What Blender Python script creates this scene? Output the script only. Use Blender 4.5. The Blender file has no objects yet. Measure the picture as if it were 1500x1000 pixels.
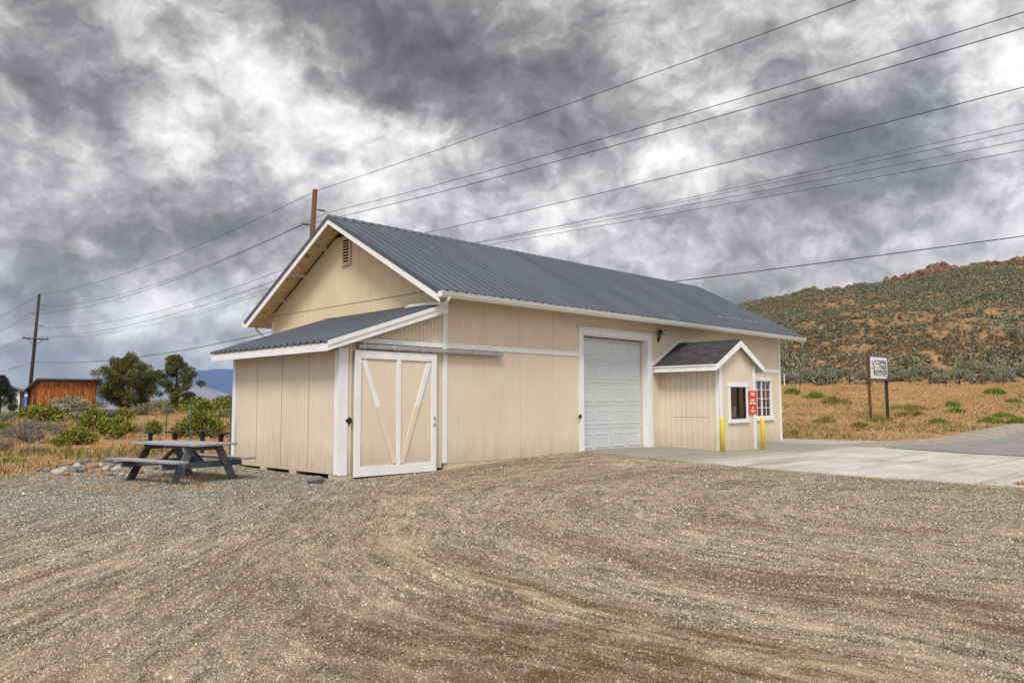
import bpy, math, random
import numpy as np
from mathutils import Vector, Matrix
random.seed(7); RNG = np.random.default_rng(11)
SC = bpy.context.scene; COL = SC.collection
rad = math.radians

# ------------------------------------------------------------------ camera model
F, PITCH, ROLL, YAW, HC = 1140.07, rad(4.6089), rad(-.2137), rad(44.786), 1.6
FW = np.array([0, math.cos(PITCH), math.sin(PITCH)]); UP0 = np.array([0, -math.sin(PITCH), math.cos(PITCH)])
RT0 = np.array([1., 0, 0])
CR = RT0*math.cos(ROLL)+UP0*math.sin(ROLL); CU = UP0*math.cos(ROLL)-RT0*math.sin(ROLL)
CAM = np.array([0, 0, HC])
LU = np.array([math.sin(YAW), math.cos(YAW), 0]); LW = np.array([-math.cos(YAW), math.sin(YAW), 0])
ORG = np.array([-1.654, 18.917, 0.])
def ray(x, y): return FW+CR*((x-750)/F)+CU*((500-y)/F)
def loc2w(s, t, z=0): return ORG+LU*s+LW*t+np.array([0, 0, z])
def w2loc(x, y):
    q = np.array([x, y, 0])-ORG
    return q@LU, q@LW

def sm(a, b, x):
    t = min(1., max(0., (x-a)/(b-a))) if a != b else float(x > a)
    return t*t*(3-2*t)
def vsm(a, b, x):
    t = np.clip((x-a)/(b-a), 0, 1); return t*t*(3-2*t)

# value noise for terrain
_perm = RNG.permutation(4096); _val = RNG.random(4096)
def vnoise(x, y):
    x = np.asarray(x, float); y = np.asarray(y, float)
    xi = np.floor(x).astype(int); yi = np.floor(y).astype(int); fx = x-xi; fy = y-yi
    fx = fx*fx*(3-2*fx); fy = fy*fy*(3-2*fy)
    def h(i, j): return _val[_perm[(_perm[i & 4095]+j) & 4095]]
    return (h(xi, yi)*(1-fx)+h(xi+1, yi)*fx)*(1-fy)+(h(xi, yi+1)*(1-fx)+h(xi+1, yi+1)*fx)*fy
def fbm(x, y, o=4):
    s = 0; a = .5
    for i in range(o): s = s+a*vnoise(x*2**i+17*i, y*2**i+5*i); a *= .5
    return s

# ridge line of the sagebrush hill: azimuth ratio -> height over eye level per metre of depth
SK = [(-.45, -.004), (-.2, .0), (.1, .05), (.25, .105), (.303, .1285), (.353, .138), (.385, .147), (.40, .1445), (.433, .151), (.477, .158),
      (.506, .162), (.55, .169), (.61, .178), (.67, .184), (.8, .20), (1.0, .19), (1.4, .15), (2.5, .05)]
SKX = [a for a, b in SK]; SKY = [b for a, b in SK]
RD = 255.
LZ = ([-1e4, 17, 19, 26, 40, 60, 78, 105, 150, 260, 600, 9000], [0, 0, .03, .25, .62, .98, 1.14, 1.1, -1., -8, -22, -22])
RZ = ([-1e4, 31, 34, 47, 52, 60, 74, 90], [0., .03, .06, .57, .98, 1.7, 3.25, 4.9])
def slab_z(s, t):
    return .125*np.clip(1+np.minimum(t, 0)/9, 0, 1)*(1-.75*np.clip((s-9)/9, 0, 1))*vsm(-.6, 5., s)
def H(x, y, bumps=True):
    x = np.asarray(x, float); y = np.asarray(y, float)
    q = x/np.maximum(y, 1.)
    s = (x-ORG[0])*LU[0]+(y-ORG[1])*LU[1]; t = (x-ORG[0])*LW[0]+(y-ORG[1])*LW[1]
    yd = slab_z(s, t)*vsm(9, 3, np.abs(t-2)-3)
    zl = np.interp(y, *LZ)
    zr = np.interp(y, *RZ)
    u = np.clip((y-74)/(RD-74), 0, 1)
    top = HC+np.interp(q, SKX, SKY)*RD
    hill = 3.25+(top-3.25)*(u**1.06)
    back = np.maximum(0, y-RD)
    hill = hill-back*.12-.0004*back**2
    zr = np.where(y > 74, np.maximum(hill, -22), zr)
    m = vsm(-.12, .22, q)
    m = np.where(y < 40, vsm(-.05, .3, q), m)
    z = zl*(1-m)+zr*m
    z = z+yd*(y < 40)
    if bumps:
        fade = vsm(20, 45, y)
        z = z+fade*(fbm(x*.25, y*.25, 3)-.45)*.28
        hf = vsm(85, 120, y)*m*vsm(-1e-9, 5, z)
        z = z+hf*((fbm(x*.035+3, y*.035, 4)-.47)*7+(fbm(x*.13, y*.13, 3)-.45)*2.4)*vsm(420, 250, y)
    return z
def at(px, py, ymax=300):
    """a point of the real terrain (marched along a line of sight)"""
    d = ray(px, py); d = d/d[1]; last = None
    for Y in np.concatenate([np.arange(5, 40, .1), np.arange(40, ymax, .4)]):
        P = CAM+d*Y
        if P[2] <= float(H(P[0], P[1])): return np.array([P[0], P[1], float(H(P[0], P[1]))])
    P = CAM+d*90; return np.array([P[0], P[1], float(H(P[0], P[1]))])
def at_d(px, Y):
    d = ray(px, 590); d = d/d[1]; P = CAM+d*Y
    return np.array([P[0], P[1], float(H(P[0], P[1]))])

# ------------------------------------------------------------------ object helpers
class MB:
    def __init__(s): s.v = []; s.f = []
    def add(s, vs, fs):
        o = len(s.v); s.v += [tuple(map(float, v)) for v in vs]; s.f += [tuple(i+o for i in f) for f in fs]
    def hexa(s, p):
        s.add(p, [(0, 3, 2, 1), (4, 5, 6, 7), (0, 1, 5, 4), (1, 2, 6, 5), (2, 3, 7, 6), (3, 0, 4, 7)])
    def box(s, x0, x1, y0, y1, z0, z1):
        s.hexa([(x0, y0, z0), (x1, y0, z0), (x1, y1, z0), (x0, y1, z0), (x0, y0, z1), (x1, y0, z1), (x1, y1, z1), (x0, y1, z1)])
    def prism(s, poly, vec):
        n = len(poly); p = [np.array(q, float) for q in poly]; v = np.array(vec, float)
        s.add(p+[q+v for q in p], [tuple(range(n))[::-1], tuple(range(n, 2*n))]+[(i, (i+1) % n, n+(i+1) % n, n+i) for i in range(n)])
    def beam(s, a, b, w, h, up=(0, 0, 1)):
        a = np.array(a, float); b = np.array(b, float); d = b-a; d /= np.linalg.norm(d)
        x = np.cross(d, np.array(up, float)); x /= np.linalg.norm(x); z = np.cross(x, d)
        q = [a-x*w/2-z*h/2, a+x*w/2-z*h/2, a+x*w/2+z*h/2, a-x*w/2+z*h/2]
        s.hexa([q[0], q[1], q[2], q[3]]+[i+(b-a) for i in q])
    def tube(s, pts, rs, n=8, caps=True):
        pts = [np.array(p, float) for p in pts]
        if not hasattr(rs, '__len__'): rs = [rs]*len(pts)
        rings = []; o = len(s.v); ref = None
        for i, p in enumerate(pts):
            d = pts[min(i+1, len(pts)-1)]-pts[max(i-1, 0)]; d = d/(np.linalg.norm(d)+1e-9)
            if ref is None: ref = np.array([0, 0, 1.]) if abs(d[2]) < .9 else np.array([1., 0, 0])
            x = np.cross(d, ref); x /= np.linalg.norm(x)+1e-9; y = np.cross(d, x)
            for k in range(n):
                an = 2*math.pi*k/n; s.v.append(tuple(p+(x*math.cos(an)+y*math.sin(an))*rs[i]))
        for i in range(len(pts)-1):
            for k in range(n):
                a = o+i*n+k; b = o+i*n+(k+1) % n; s.f.append((a, a+n, b+n, b))
        if caps: s.f.append(tuple(o+k for k in range(n))); s.f.append(tuple(o+(len(pts)-1)*n+k for k in range(n))[::-1])
    def mesh(s, name):
        m = bpy.data.meshes.new(name); m.from_pydata(s.v, [], s.f); m.update(); return m
    def build(s, name, mat, parent=None, smooth=False, bevel=0):
        o = bpy.data.objects.new(name, s.mesh(name)); COL.objects.link(o); o.data.materials.append(mat)
        if parent: o.parent = parent
        if smooth: o.data.shade_smooth()
        if bevel:
            b = o.modifiers.new('bevel', 'BEVEL'); b.width = bevel; b.segments = 2; b.limit_method = 'ANGLE'
        return o
def np_mesh(name, V, Fc, mat, smooth=False):
    """V (n,3), Fc (m,k)"""
    me = bpy.data.meshes.new(name); k = Fc.shape[1]
    me.vertices.add(len(V)); me.vertices.foreach_set('co', V.astype(np.float32).ravel())
    me.loops.add(Fc.size); me.loops.foreach_set('vertex_index', Fc.astype(np.int32).ravel())
    me.polygons.add(len(Fc)); me.polygons.foreach_set('loop_start', (np.arange(len(Fc))*k).astype(np.int32))
    me.polygons.foreach_set('loop_total', np.full(len(Fc), k, np.int32))
    me.update(calc_edges=True); me.validate(); me.materials.append(mat)
    if smooth: me.shade_smooth()
    return me
def link(name, me, parent=None, loc=None):
    o = bpy.data.objects.new(name, me); COL.objects.link(o)
    if parent: o.parent = parent
    if loc is not None: o.location = tuple(map(float, loc))
    return o
def tag(o, label=None, cat=None, group=None, kind=None):
    if label: o['label'] = label
    if cat: o['category'] = cat
    if group: o['group'] = group
    if kind: o['kind'] = kind
    return o
def thing(name, label, cat, loc=(0, 0, 0), rz=0, group=None):
    o = bpy.data.objects.new(name, None); COL.objects.link(o); o.location = tuple(map(float, loc)); o.rotation_euler = (0, 0, rz)
    o.empty_display_size = .2
    return tag(o, label, cat, group)
def dup(o, loc, rz=0, sc=None, label=None):
    r = o.copy(); COL.objects.link(r); r.location = tuple(map(float, loc)); r.rotation_euler = (0, 0, rz)
    if sc is not None: r.scale = sc if hasattr(sc, '__len__') else (sc, sc, sc)
    if label: r['label'] = label
    for ch in list(o.children):
        c = ch.copy(); COL.objects.link(c); c.parent = r
        for g in list(ch.children):
            d = g.copy(); COL.objects.link(d); d.parent = c
    return r

# ------------------------------------------------------------------ materials
class NT:
    def __init__(s, nt): s.nt = nt
    def n(s, t, **k):
        nd = s.nt.nodes.new(t)
        for a, b in k.items(): setattr(nd, a, b)
        return nd
    def l(s, a, b): s.nt.links.new(a, b)
    def put(s, sock, v):
        if hasattr(v, 'is_linked') or isinstance(v, bpy.types.NodeSocket): s.l(v, sock)
        else: sock.default_value = v
    def math(s, op, a, b=None, c=None, clamp=False):
        m = s.n('ShaderNodeMath', operation=op, use_clamp=clamp); s.put(m.inputs[0], a)
        if b is not None: s.put(m.inputs[1], b)
        if c is not None: s.put(m.inputs[2], c)
        return m.outputs[0]
    def vec(s, op, a, b=None):
        m = s.n('ShaderNodeVectorMath', operation=op); s.put(m.inputs[0], a)
        if b is not None: s.put(m.inputs[1], b)
        return m
    def noise(s, vec, scale, detail=4, rough=.55, dist=0):
        m = s.n('ShaderNodeTexNoise'); s.put(m.inputs['Vector'], vec); m.inputs['Scale'].default_value = scale
        m.inputs['Detail'].default_value = detail; m.inputs['Roughness'].default_value = rough; m.inputs['Distortion'].default_value = dist
        return m
    def vor(s, vec, scale, feature='F1'):
        m = s.n('ShaderNodeTexVoronoi', feature=feature); s.put(m.inputs['Vector'], vec); m.inputs['Scale'].default_value = scale
        return m
    def ramp(s, fac, stops, interp='LINEAR'):
        m = s.n('ShaderNodeValToRGB'); r = m.color_ramp; r.interpolation = interp
        while len(r.elements) < len(stops): r.elements.new(.5)
        for e, (p, c) in zip(r.elements, stops): e.position = p; e.color = (*c, 1) if len(c) == 3 else c
        s.put(m.inputs[0], fac); return m.outputs[0]
    def mix(s, f, a, b, blend='MIX'):
        m = s.n('ShaderNodeMix', data_type='RGBA', blend_type=blend)
        s.put(m.inputs[0], f)
        for i, v in ((6, a), (7, b)):
            if isinstance(v, tuple) and len(v) == 3: v = (*v, 1)
            s.put(m.inputs[i], v)
        return m.outputs[2]
    def rng(s, v, a, b, c=0, d=1, smooth=False):
        m = s.n('ShaderNodeMapRange', interpolation_type='SMOOTHSTEP' if smooth else 'LINEAR'); s.put(m.inputs[0], v)
        for i, q in zip((1, 2, 3, 4), (a, b, c, d)): m.inputs[i].default_value = q
        return m.outputs[0]
    def mapping(s, vec, scale=(1, 1, 1), rot=(0, 0, 0), loc=(0, 0, 0)):
        m = s.n('ShaderNodeMapping'); s.put(m.inputs[0], vec); m.inputs['Scale'].default_value = scale
        m.inputs['Rotation'].default_value = rot; m.inputs['Location'].default_value = loc; return m.outputs[0]
    def bump(s, h, strength=.5, dist=.01, nrm=None):
        m = s.n('ShaderNodeBump'); m.inputs['Strength'].default_value = strength; m.inputs['Distance'].default_value = dist
        s.put(m.inputs['Height'], h)
        if nrm is not None: s.l(nrm, m.inputs['Normal'])
        return m.outputs[0]
def new_mat(name, rough=.7, metal=0, spec=.5):
    m = bpy.data.materials.new(name); m.use_nodes = True; t = NT(m.node_tree)
    b = m.node_tree.nodes['Principled BSDF']; b.inputs['Roughness'].default_value = rough; b.inputs['Metallic'].default_value = metal
    b.inputs['Specular IOR Level'].default_value = spec
    co = t.n('ShaderNodeTexCoord').outputs['Object']
    return m, t, b, co
def paint(name, c, rough=.6, var=.12, scale=6, bump=.0, dirt=None, metal=0, spec=.4, stretch=(1, 1, 1)):
    m, t, b, co = new_mat(name, rough, metal, spec)
    v = t.mapping(co, stretch)
    n = t.noise(v, scale, 6, .6)
    c0 = tuple(x*(1-var) for x in c); c1 = tuple(min(1, x*(1+var)) for x in c)
    col = t.mix(t.rng(n.outputs[0], .3, .7), c0, c1)
    if dirt:
        dn = t.noise(v, scale*3.1, 8, .7); col = t.mix(t.rng(dn.outputs[0], dirt[1], dirt[1]+.12), col, dirt[0])
    t.put(b.inputs['Base Color'], col)
    if bump:
        bn = t.noise(v, scale*14, 4, .6); t.l(t.bump(bn.outputs[0], bump, .01), b.inputs['Normal'])
    return m
def siding(name, c, grain=.10, spots=0., axis=0):
    """rough-sawn painted plywood: vertical grain, faint grime and runs"""
    m, t, b, co = new_mat(name, .75, 0, .25)
    g = t.noise(t.mapping(co, (55, 55, 2.2)), 1, 5, .65)
    big = t.noise(co, .7, 5, .6, .4)
    run = t.noise(t.mapping(co, (7, 7, .5)), 1, 5, .65)
    base = t.mix(t.rng(big.outputs[0], .3, .7), tuple(x*.93 for x in c), tuple(min(1, x*1.05) for x in c))
    base = t.mix(t.math('MULTIPLY', t.rng(g.outputs[0], .45, .75), grain*3), base, tuple(x*.62 for x in c))
    base = t.mix(t.math('MULTIPLY', t.rng(run.outputs[0], .55, .75), .28), base, (c[0]*.66, c[1]*.58, c[2]*.48))
    if spots:
        s1 = t.noise(t.mapping(co, (5, 5, 2.2)), 2.2, 8, .75); msk = t.noise(co, .9, 3, .5)
        f = t.math('MULTIPLY', t.rng(s1.outputs[0], .61, .67), t.rng(msk.outputs[0], .45, .62))
        base = t.mix(t.math('MULTIPLY', f, spots), base, (.10, .07, .04))
    sz_ = t.n('ShaderNodeSeparateXYZ'); t.l(co, sz_.inputs[0]); spl = t.noise(t.mapping(co, (3, 3, 1.2)), 1.6, 7, .7).outputs[0]
    lowz = t.math('ADD', sz_.outputs[2], t.math('MULTIPLY_ADD', spl, -1.5, .75)); base = t.mix(t.rng(lowz, .80, .10, 0, .42), base, (.34, .265, .175))
    st2 = t.noise(t.mapping(co, (1.3, 1.3, .8), (0, 0, 0), (3, 7, 1)), 2.0, 8, .7).outputs[0]; base = t.mix(t.rng(st2, .60, .74, 0, .22), base, (c[0]*.62, c[1]*.57, c[2]*.52))
    t.put(b.inputs['Base Color'], base)
    fine = t.noise(t.mapping(co, (120, 120, 14)), 1, 3, .6)
    t.l(t.bump(t.math('ADD', g.outputs[0], t.math('MULTIPLY', fine.outputs[0], .5)), .35, .006), b.inputs['Normal'])
    return m
def island_mat(name, stops, rough=.8, trans=.0, spec=.2, patch=None, bright=.25):
    """colour picked per leaf / blade / stone, with wide patches of a second tint"""
    m, t, b, co = new_mat(name, rough, 0, spec)
    r = t.n('ShaderNodeNewGeometry').outputs['Random Per Island']
    c = t.ramp(r, stops)
    if patch:
        pn = t.noise(co, patch[0], 4, .6); c = t.mix(t.rng(pn.outputs[0], patch[2], patch[3], 0, patch[4]), c, patch[1])
    t.put(b.inputs['Base Color'], c)
    if trans:
        tr = t.n('ShaderNodeBsdfTranslucent'); t.put(tr.inputs[0], c); mx = t.n('ShaderNodeMixShader'); mx.inputs[0].default_value = trans
        t.l(b.outputs[0], mx.inputs[1]); t.l(tr.outputs[0], mx.inputs[2]); out = m.node_tree.nodes['Material Output']; t.l(mx.outputs[0], out.inputs['Surface'])
    return m

BEIGE = (.735, .635, .495)
M = {}
M['siding'] = siding('beige_siding', BEIGE, .045)
M['siding_end'] = siding('beige_siding_end', (.725, .635, .50), .07)
M['siding_gable'] = siding('beige_siding_gable', (.71, .60, .405), .07, 1.0)
M['cream'] = paint('cream_brace', (.74, .64, .48), .7, .06, 5)
M['foundation'] = paint('painted_foundation', (.60, .50, .36), .85, .10, 5, .3, ((.25, .19, .12), .60))
M['white'] = paint('white_trim', (.80, .80, .815), .6, .07, 4, .12, ((.50, .47, .44), .61), stretch=(1, 1, .6))
M['gutter'] = paint('white_gutter', (.78, .78, .75), .35, .05, 3)
M['roof'] = paint('charcoal_roof_metal', (.105, .118, .145), .5, .16, .9, 0, ((.23, .24, .26), .62), 0, .22, stretch=(1, .25, .25))
M['roof_trim'] = paint('charcoal_trim', (.085, .10, .12), .4, .08, 2, 0, None, .2)
M['soffit'] = None
M['shingle'] = None
M['galv'] = paint('galvanised_track', (.42, .43, .44), .45, .2, 9, .1, ((.2, .19, .18), .62), .6)
M['black'] = paint('black_metal', (.02, .02, .022), .45, .1, 5)
M['seam'] = paint('open_board_seam', (.24, .18, .115), .9, .3, 7)
M['dark'] = paint('dark_gap', (.02, .017, .014), .9, .2, 5)
M['concrete_block'] = paint('pier_block', (.55, .47, .35), .9, .15, 8, .4, ((.25, .2, .14), .6))
M['yellow'] = paint('yellow_bollard_paint', (.78, .62, .012), .45, .06, 4, .05, ((.35, .27, .05), .70))
M['red'] = paint('red_sign', (.72, .045, .015), .5, .04, 3)
M['sign_white'] = paint('sign_white', (.80, .79, .80), .5, .04, 3, 0, ((.6, .58, .56), .66))
M['sign_ink'] = paint('sign_ink', (.03, .03, .035), .6, .05, 5)
M['sign_plum'] = paint('sign_plum', (.10, .075, .11), .6, .05, 5)
M['letter_white'] = paint('letter_white', (.85, .83, .8), .6, .02, 5)
M['doorwhite'] = paint('garage_door_paint', (.60, .63, .66), .45, .04, 2, .03)
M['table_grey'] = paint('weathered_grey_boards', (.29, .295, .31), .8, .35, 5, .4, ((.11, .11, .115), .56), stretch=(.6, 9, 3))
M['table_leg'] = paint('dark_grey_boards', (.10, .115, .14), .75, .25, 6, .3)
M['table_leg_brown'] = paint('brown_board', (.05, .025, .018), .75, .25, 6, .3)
M['pole_rust'] = paint('reddish_pole_wood', (.125, .052, .024), .85, .25, 3, .3, ((.08, .035, .015), .60), stretch=(6, 6, .5))
M['pole_dark'] = paint('dark_pole_wood', (.035, .026, .022), .85, .25, 3, .3, stretch=(6, 6, .5))
M['wire'] = paint('wire', (.025, .025, .027), .6, .1, 3)
M['wire_light'] = paint('bare_wire', (.09, .09, .095), .5, .1, 3, metal=.5)
M['insul'] = paint('insulator', (.22, .21, .20), .4, .1, 6)
M['tpost'] = paint('green_post', (.05, .115, .085), .6, .2, 9, .1)
M['fencewood'] = paint('fence_post_wood', (.045, .035, .03), .9, .25, 5, .2)
M['paintwhite_post'] = paint('pale_post', (.6, .6, .6), .7, .1, 5)
M['greyhouse'] = paint('grey_house_wall', (.33, .35, .36), .8, .1, 2, .1)
M['blue'] = paint('blue_shed_wall', (.05, .20, .55), .6, .06, 1)
M['stoolsteel'] = paint('dark_pedestal', (.035, .03, .028), .6, .2, 6, .1)

m, t, b, co = new_mat('stained_soffit', .85, 0, .2)
n1 = t.noise(t.mapping(co, (1, 1, 1)), 3.2, 9, .72, .5); n2 = t.noise(co, 18, 6, .7)
c = t.ramp(n1.outputs[0], [(.30, (.08, .05, .025)), (.38, (.36, .25, .11)), (.46, (.72, .57, .31)), (.70, (.80, .70, .48))])
c = t.mix(t.rng(n2.outputs[0], .50, .62, 0, .6), c, (.10, .06, .02)); t.put(b.inputs['Base Color'], c); M['soffit'] = m

m, t, b, co = new_mat('asphalt_shingle', .9, 0, .2)
br = t.n('ShaderNodeTexBrick'); t.l(t.mapping(co, (1, 1, 1), (0, 0, rad(90))), br.inputs['Vector']); br.inputs['Scale'].default_value = 1
br.inputs['Brick Width'].default_value = .22; br.inputs['Row Height'].default_value = .14; br.inputs['Mortar Size'].default_value = .006
br.inputs['Color1'].default_value = (.03, .028, .03, 1); br.inputs['Color2'].default_value = (.062, .06, .062, 1); br.inputs['Mortar'].default_value = (.012, .011, .012, 1)
n1 = t.noise(co, 60, 4, .6); t.put(b.inputs['Base Color'], t.mix(t.rng(n1.outputs[0], .45, .7, 0, .5), br.outputs[0], (.15, .14, .14))); M['shingle'] = m

m, t, b, co = new_mat('window_glass', .04, 0, .8)
b.inputs['Base Color'].default_value = (.02, .022, .024, 1)
gl = t.n('ShaderNodeBsdfGlossy'); gl.inputs['Roughness'].default_value = .03; tr = t.n('ShaderNodeBsdfTransparent'); tr.inputs[0].default_value = (.85, .88, .88, 1)
fr = t.n('ShaderNodeFresnel'); fr.inputs[0].default_value = 1.5; mx = t.n('ShaderNodeMixShader'); t.l(t.math('MULTIPLY_ADD', fr.outputs[0], 1.3, .08, True), mx.inputs[0])
t.l(tr.outputs[0], mx.inputs[1]); t.l(gl.outputs[0], mx.inputs[2]); t.l(mx.outputs[0], m.node_tree.nodes['Material Output'].inputs['Surface']); M['glass'] = m
M['room'] = paint('room_interior', (.05, .05, .052), .9, .4, 4)
M['curtain'] = paint('tan_blind', (.42, .34, .20), .9, .25, 9, stretch=(5, 5, .4))

# shed: rusty orange flake board with vertical streaks
m, t, b, co = new_mat('rust_stained_boards', .85, 0, .2)
n1 = t.noise(t.mapping(co, (6, 6, 1.1)), 1.2, 8, .7, .6); n2 = t.noise(co, 7, 7, .75)
c = t.ramp(n1.outputs[0], [(.32, (.04, .015, .008)), (.42, (.19, .055, .016)), (.53, (.42, .15, .04)), (.70, (.62, .31, .09))])
c = t.mix(t.rng(n2.outputs[0], .53, .66, 0, .75), c, (.62, .30, .09)); c = t.mix(t.rng(n2.outputs[0], .46, .34, 0, .8), c, (.05, .018, .01))
t.put(b.inputs['Base Color'], c); M['rust'] = m

# gravel yard
TC = (7.0, 12.0)
stone_stops = [(.0, (.03, .029, .027)), (.16, (.085, .080, .072)), (.34, (.20, .185, .16)), (.52, (.31, .288, .25)), (.66, (.37, .32, .245)), (.82, (.44, .41, .36)), (.95, (.56, .535, .49)), (1., (.66, .64, .60))]
def gravel_mat(name, loose):
    m, t, b, co = new_mat(name, .9, 0, .2)
    sx = t.n('ShaderNodeSeparateXYZ'); t.l(co, sx.inputs[0]); X, Y = sx.outputs[0], sx.outputs[1]
    wob = t.noise(co, .35, 3, .5).outputs[0]
    dx = t.math('SUBTRACT', X, TC[0]); dy = t.math('SUBTRACT', Y, TC[1])
    R_ = t.math('SQRT', t.math('ADD', t.math('MULTIPLY', dx, dx), t.math('MULTIPLY', dy, dy))); R_ = t.math('MULTIPLY_ADD', wob, 1.1, t.math('SUBTRACT', R_, .55))
    A_ = t.math('ARCTAN2', dy, t.math('MULTIPLY', dx, -1))
    cb = t.n('ShaderNodeCombineXYZ'); t.put(cb.inputs[0], R_); t.put(cb.inputs[1], t.math('MULTIPLY', A_, 1.3))
    arc1 = t.noise(cb.outputs[0], 1.1, 4, .6, .12).outputs[0]; arc2 = t.noise(cb.outputs[0], 5.5, 6, .68, .2).outputs[0]
    lin = t.mapping(co, (1.5, .16, 1), (0, 0, rad(24)))
    ln1 = t.noise(lin, 1.6, 4, .6, .2).outputs[0]; ln2 = t.noise(lin, 5.5, 5, .64, .3).outputs[0]
    side = t.rng(t.math('ADD', X, t.math('MULTIPLY', wob, 2.2)), -2.6, .8, 0, 1, True)
    tr1 = t.mix(side, ln1, arc1); tr2 = t.mix(side, ln2, arc2)
    mid = t.noise(co, 9, 6, .75).outputs[0]; mid2 = t.noise(co, 30, 4, .75).outputs[0]; patch = t.noise(co, 1.3, 6, .68).outputs[0]
    if loose:
        rnd = t.n('ShaderNodeNewGeometry').outputs['Random Per Island']; stone = t.ramp(rnd, stone_stops)
    else:
        v1 = t.vor(co, 48); v2 = t.vor(co, 115)
        c1 = t.n('ShaderNodeSeparateColor'); t.l(v1.outputs['Color'], c1.inputs[0]); c2 = t.n('ShaderNodeSeparateColor'); t.l(v2.outputs['Color'], c2.inputs[0])
        stone = t.mix(.4, t.ramp(c1.outputs[0], stone_stops), t.ramp(c2.outputs[0], stone_stops))
    # compacted tan and brown fines along the wheel tracks
    fines = t.ramp(t.math('ADD', tr1, t.math('MULTIPLY_ADD', patch, .3, -.15)), [(.35, (.22, .155, .095)), (.43, (.31, .24, .16)), (.52, (.41, .335, .235)), (.64, (.52, .44, .32))])
    ff = t.math('MULTIPLY', t.rng(tr2, .40, .55), t.rng(tr1, .28, .44, .6, 1.0))
    ff = t.math('MULTIPLY', ff, t.rng(patch, .36, .60, .35, 1.0)); ff = t.math('MULTIPLY', ff, t.rng(X, 3.5, 8, 1.0, .55))
    gz = t.math('MULTIPLY', t.rng(X, -1.8, -5.0, 0, 1, True), t.rng(Y, 7.5, 12.5, 0, 1, True))
    ff = t.math('MULTIPLY', ff, t.math('SUBTRACT', 1, t.math('MULTIPLY', gz, .85)))
    tint = t.mix(t.math('SUBTRACT', .85, t.math('MULTIPLY', gz, .7)), stone, t.mix(1, stone, (1.04, .97, .84), 'MULTIPLY'))
    col = t.mix(t.math('MULTIPLY', ff, .5 if loose else .92), tint, fines)
    # darker, damper strips left between the wheel paths
    dk = t.math('MULTIPLY', t.rng(tr2, .50, .38), t.rng(patch, .62, .44, .3, 1)); col = t.mix(t.math('MULTIPLY', dk, .6), col, t.mix(1, col, (.52, .50, .47), 'MULTIPLY'))
    thin = t.noise(cb.outputs[0], 13, 3, .6, .1).outputs[0]; thin = t.mix(side, t.noise(lin, 12, 3, .6, .1).outputs[0], thin)
    col = t.mix(.75, col, t.ramp(thin, [(.36, (.72, .70, .68)), (.5, (1, 1, 1)), (.64, (1.3, 1.28, 1.24))]), 'MULTIPLY')
    # damp bands of brown dirt turned up by wheels
    def band(r0, w0, w1): d_ = t.math('ABSOLUTE', t.math('SUBTRACT', R_, r0)); return t.rng(d_, w1, w0, 0, 1, True)
    wet = t.math('MULTIPLY', t.rng(tr1, .46, .37, 0, 1, True), t.rng(tr2, .62, .46))
    bw = t.math('MULTIPLY', t.math('MAXIMUM', band(9.75, .40, 1.25), t.math('MULTIPLY', band(7.35, .0, .35), .6)), t.math('MULTIPLY', t.rng(tr2, .66, .46), t.rng(patch, .62, .46, .25, 1)))
    bw = t.math('MULTIPLY', bw, t.rng(t.math('MULTIPLY_ADD', X, -.55, Y), 7.6, 5.0, .15, 1, True))
    col = t.mix(t.math('MULTIPLY', t.math('MAXIMUM', t.math('MULTIPLY', wet, t.rng(Y, 9, 5.5, .22, .75)), t.math('MULTIPLY', bw, 1.0)), .78 if loose else .95), col, (.15, .078, .03))
    lb = t.math('MULTIPLY', band(8.75, .05, .45), t.math('MULTIPLY', t.rng(tr2, .42, .56), t.rng(patch, .40, .52)))
    col = t.mix(t.math('MULTIPLY', lb, .4 if loose else .75), col, (.56, .44, .27))
    if not loose:
        spk = t.math('ADD', t.math('MULTIPLY', mid, .5), t.math('MULTIPLY', mid2, .5))
        shade = t.ramp(spk, [(.34, (.40, .38, .36)), (.45, (.82, .80, .78)), (.55, (1.12, 1.10, 1.07)), (.66, (1.5, 1.47, 1.42))])
        col = t.mix(.9, col, shade, 'MULTIPLY')
        hgt = t.math('ADD', t.math('MULTIPLY', v1.outputs['Distance'], -1.0), t.math('ADD', t.math('MULTIPLY', mid2, 2.0), t.math('MULTIPLY', tr2, 1.5)))
        t.l(t.bump(hgt, .9, .03), b.inputs['Normal'])
    t.put(b.inputs['Base Color'], col); return m
M['gravel'] = gravel_mat('gravel', False); M['stones'] = gravel_mat('loose_stones', True)

# soil of the fields and hill
m, t, b, co = new_mat('dry_soil', .95, 0, .1)
n1 = t.noise(co, .35, 6, .65, .3).outputs[0]; n2 = t.noise(co, 4, 6, .7).outputs[0]; n3 = t.noise(co, .045, 6, .62, .6).outputs[0]
c = t.ramp(n2, [(.3, (.10, .048, .022)), (.46, (.30, .145, .06)), (.6, (.44, .24, .11)), (.75, (.56, .39, .22))])
c = t.mix(t.rng(n1, .50, .66, 0, .65), c, (.33, .29, .12)); c = t.mix(t.rng(n3, .54, .64, 0, .5), c, (.38, .19, .09))
s3_ = t.n('ShaderNodeSeparateXYZ'); t.l(co, s3_.inputs[0]); c = t.mix(t.math('MULTIPLY', t.rng(s3_.outputs[2], 4, 9), t.rng(n1, .62, .42, .15, .8)), c, (.175, .12, .065))
t.put(b.inputs['Base Color'], c); t.l(t.bump(n2, .8, .08), b.inputs['Normal']); M['soil'] = m

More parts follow.
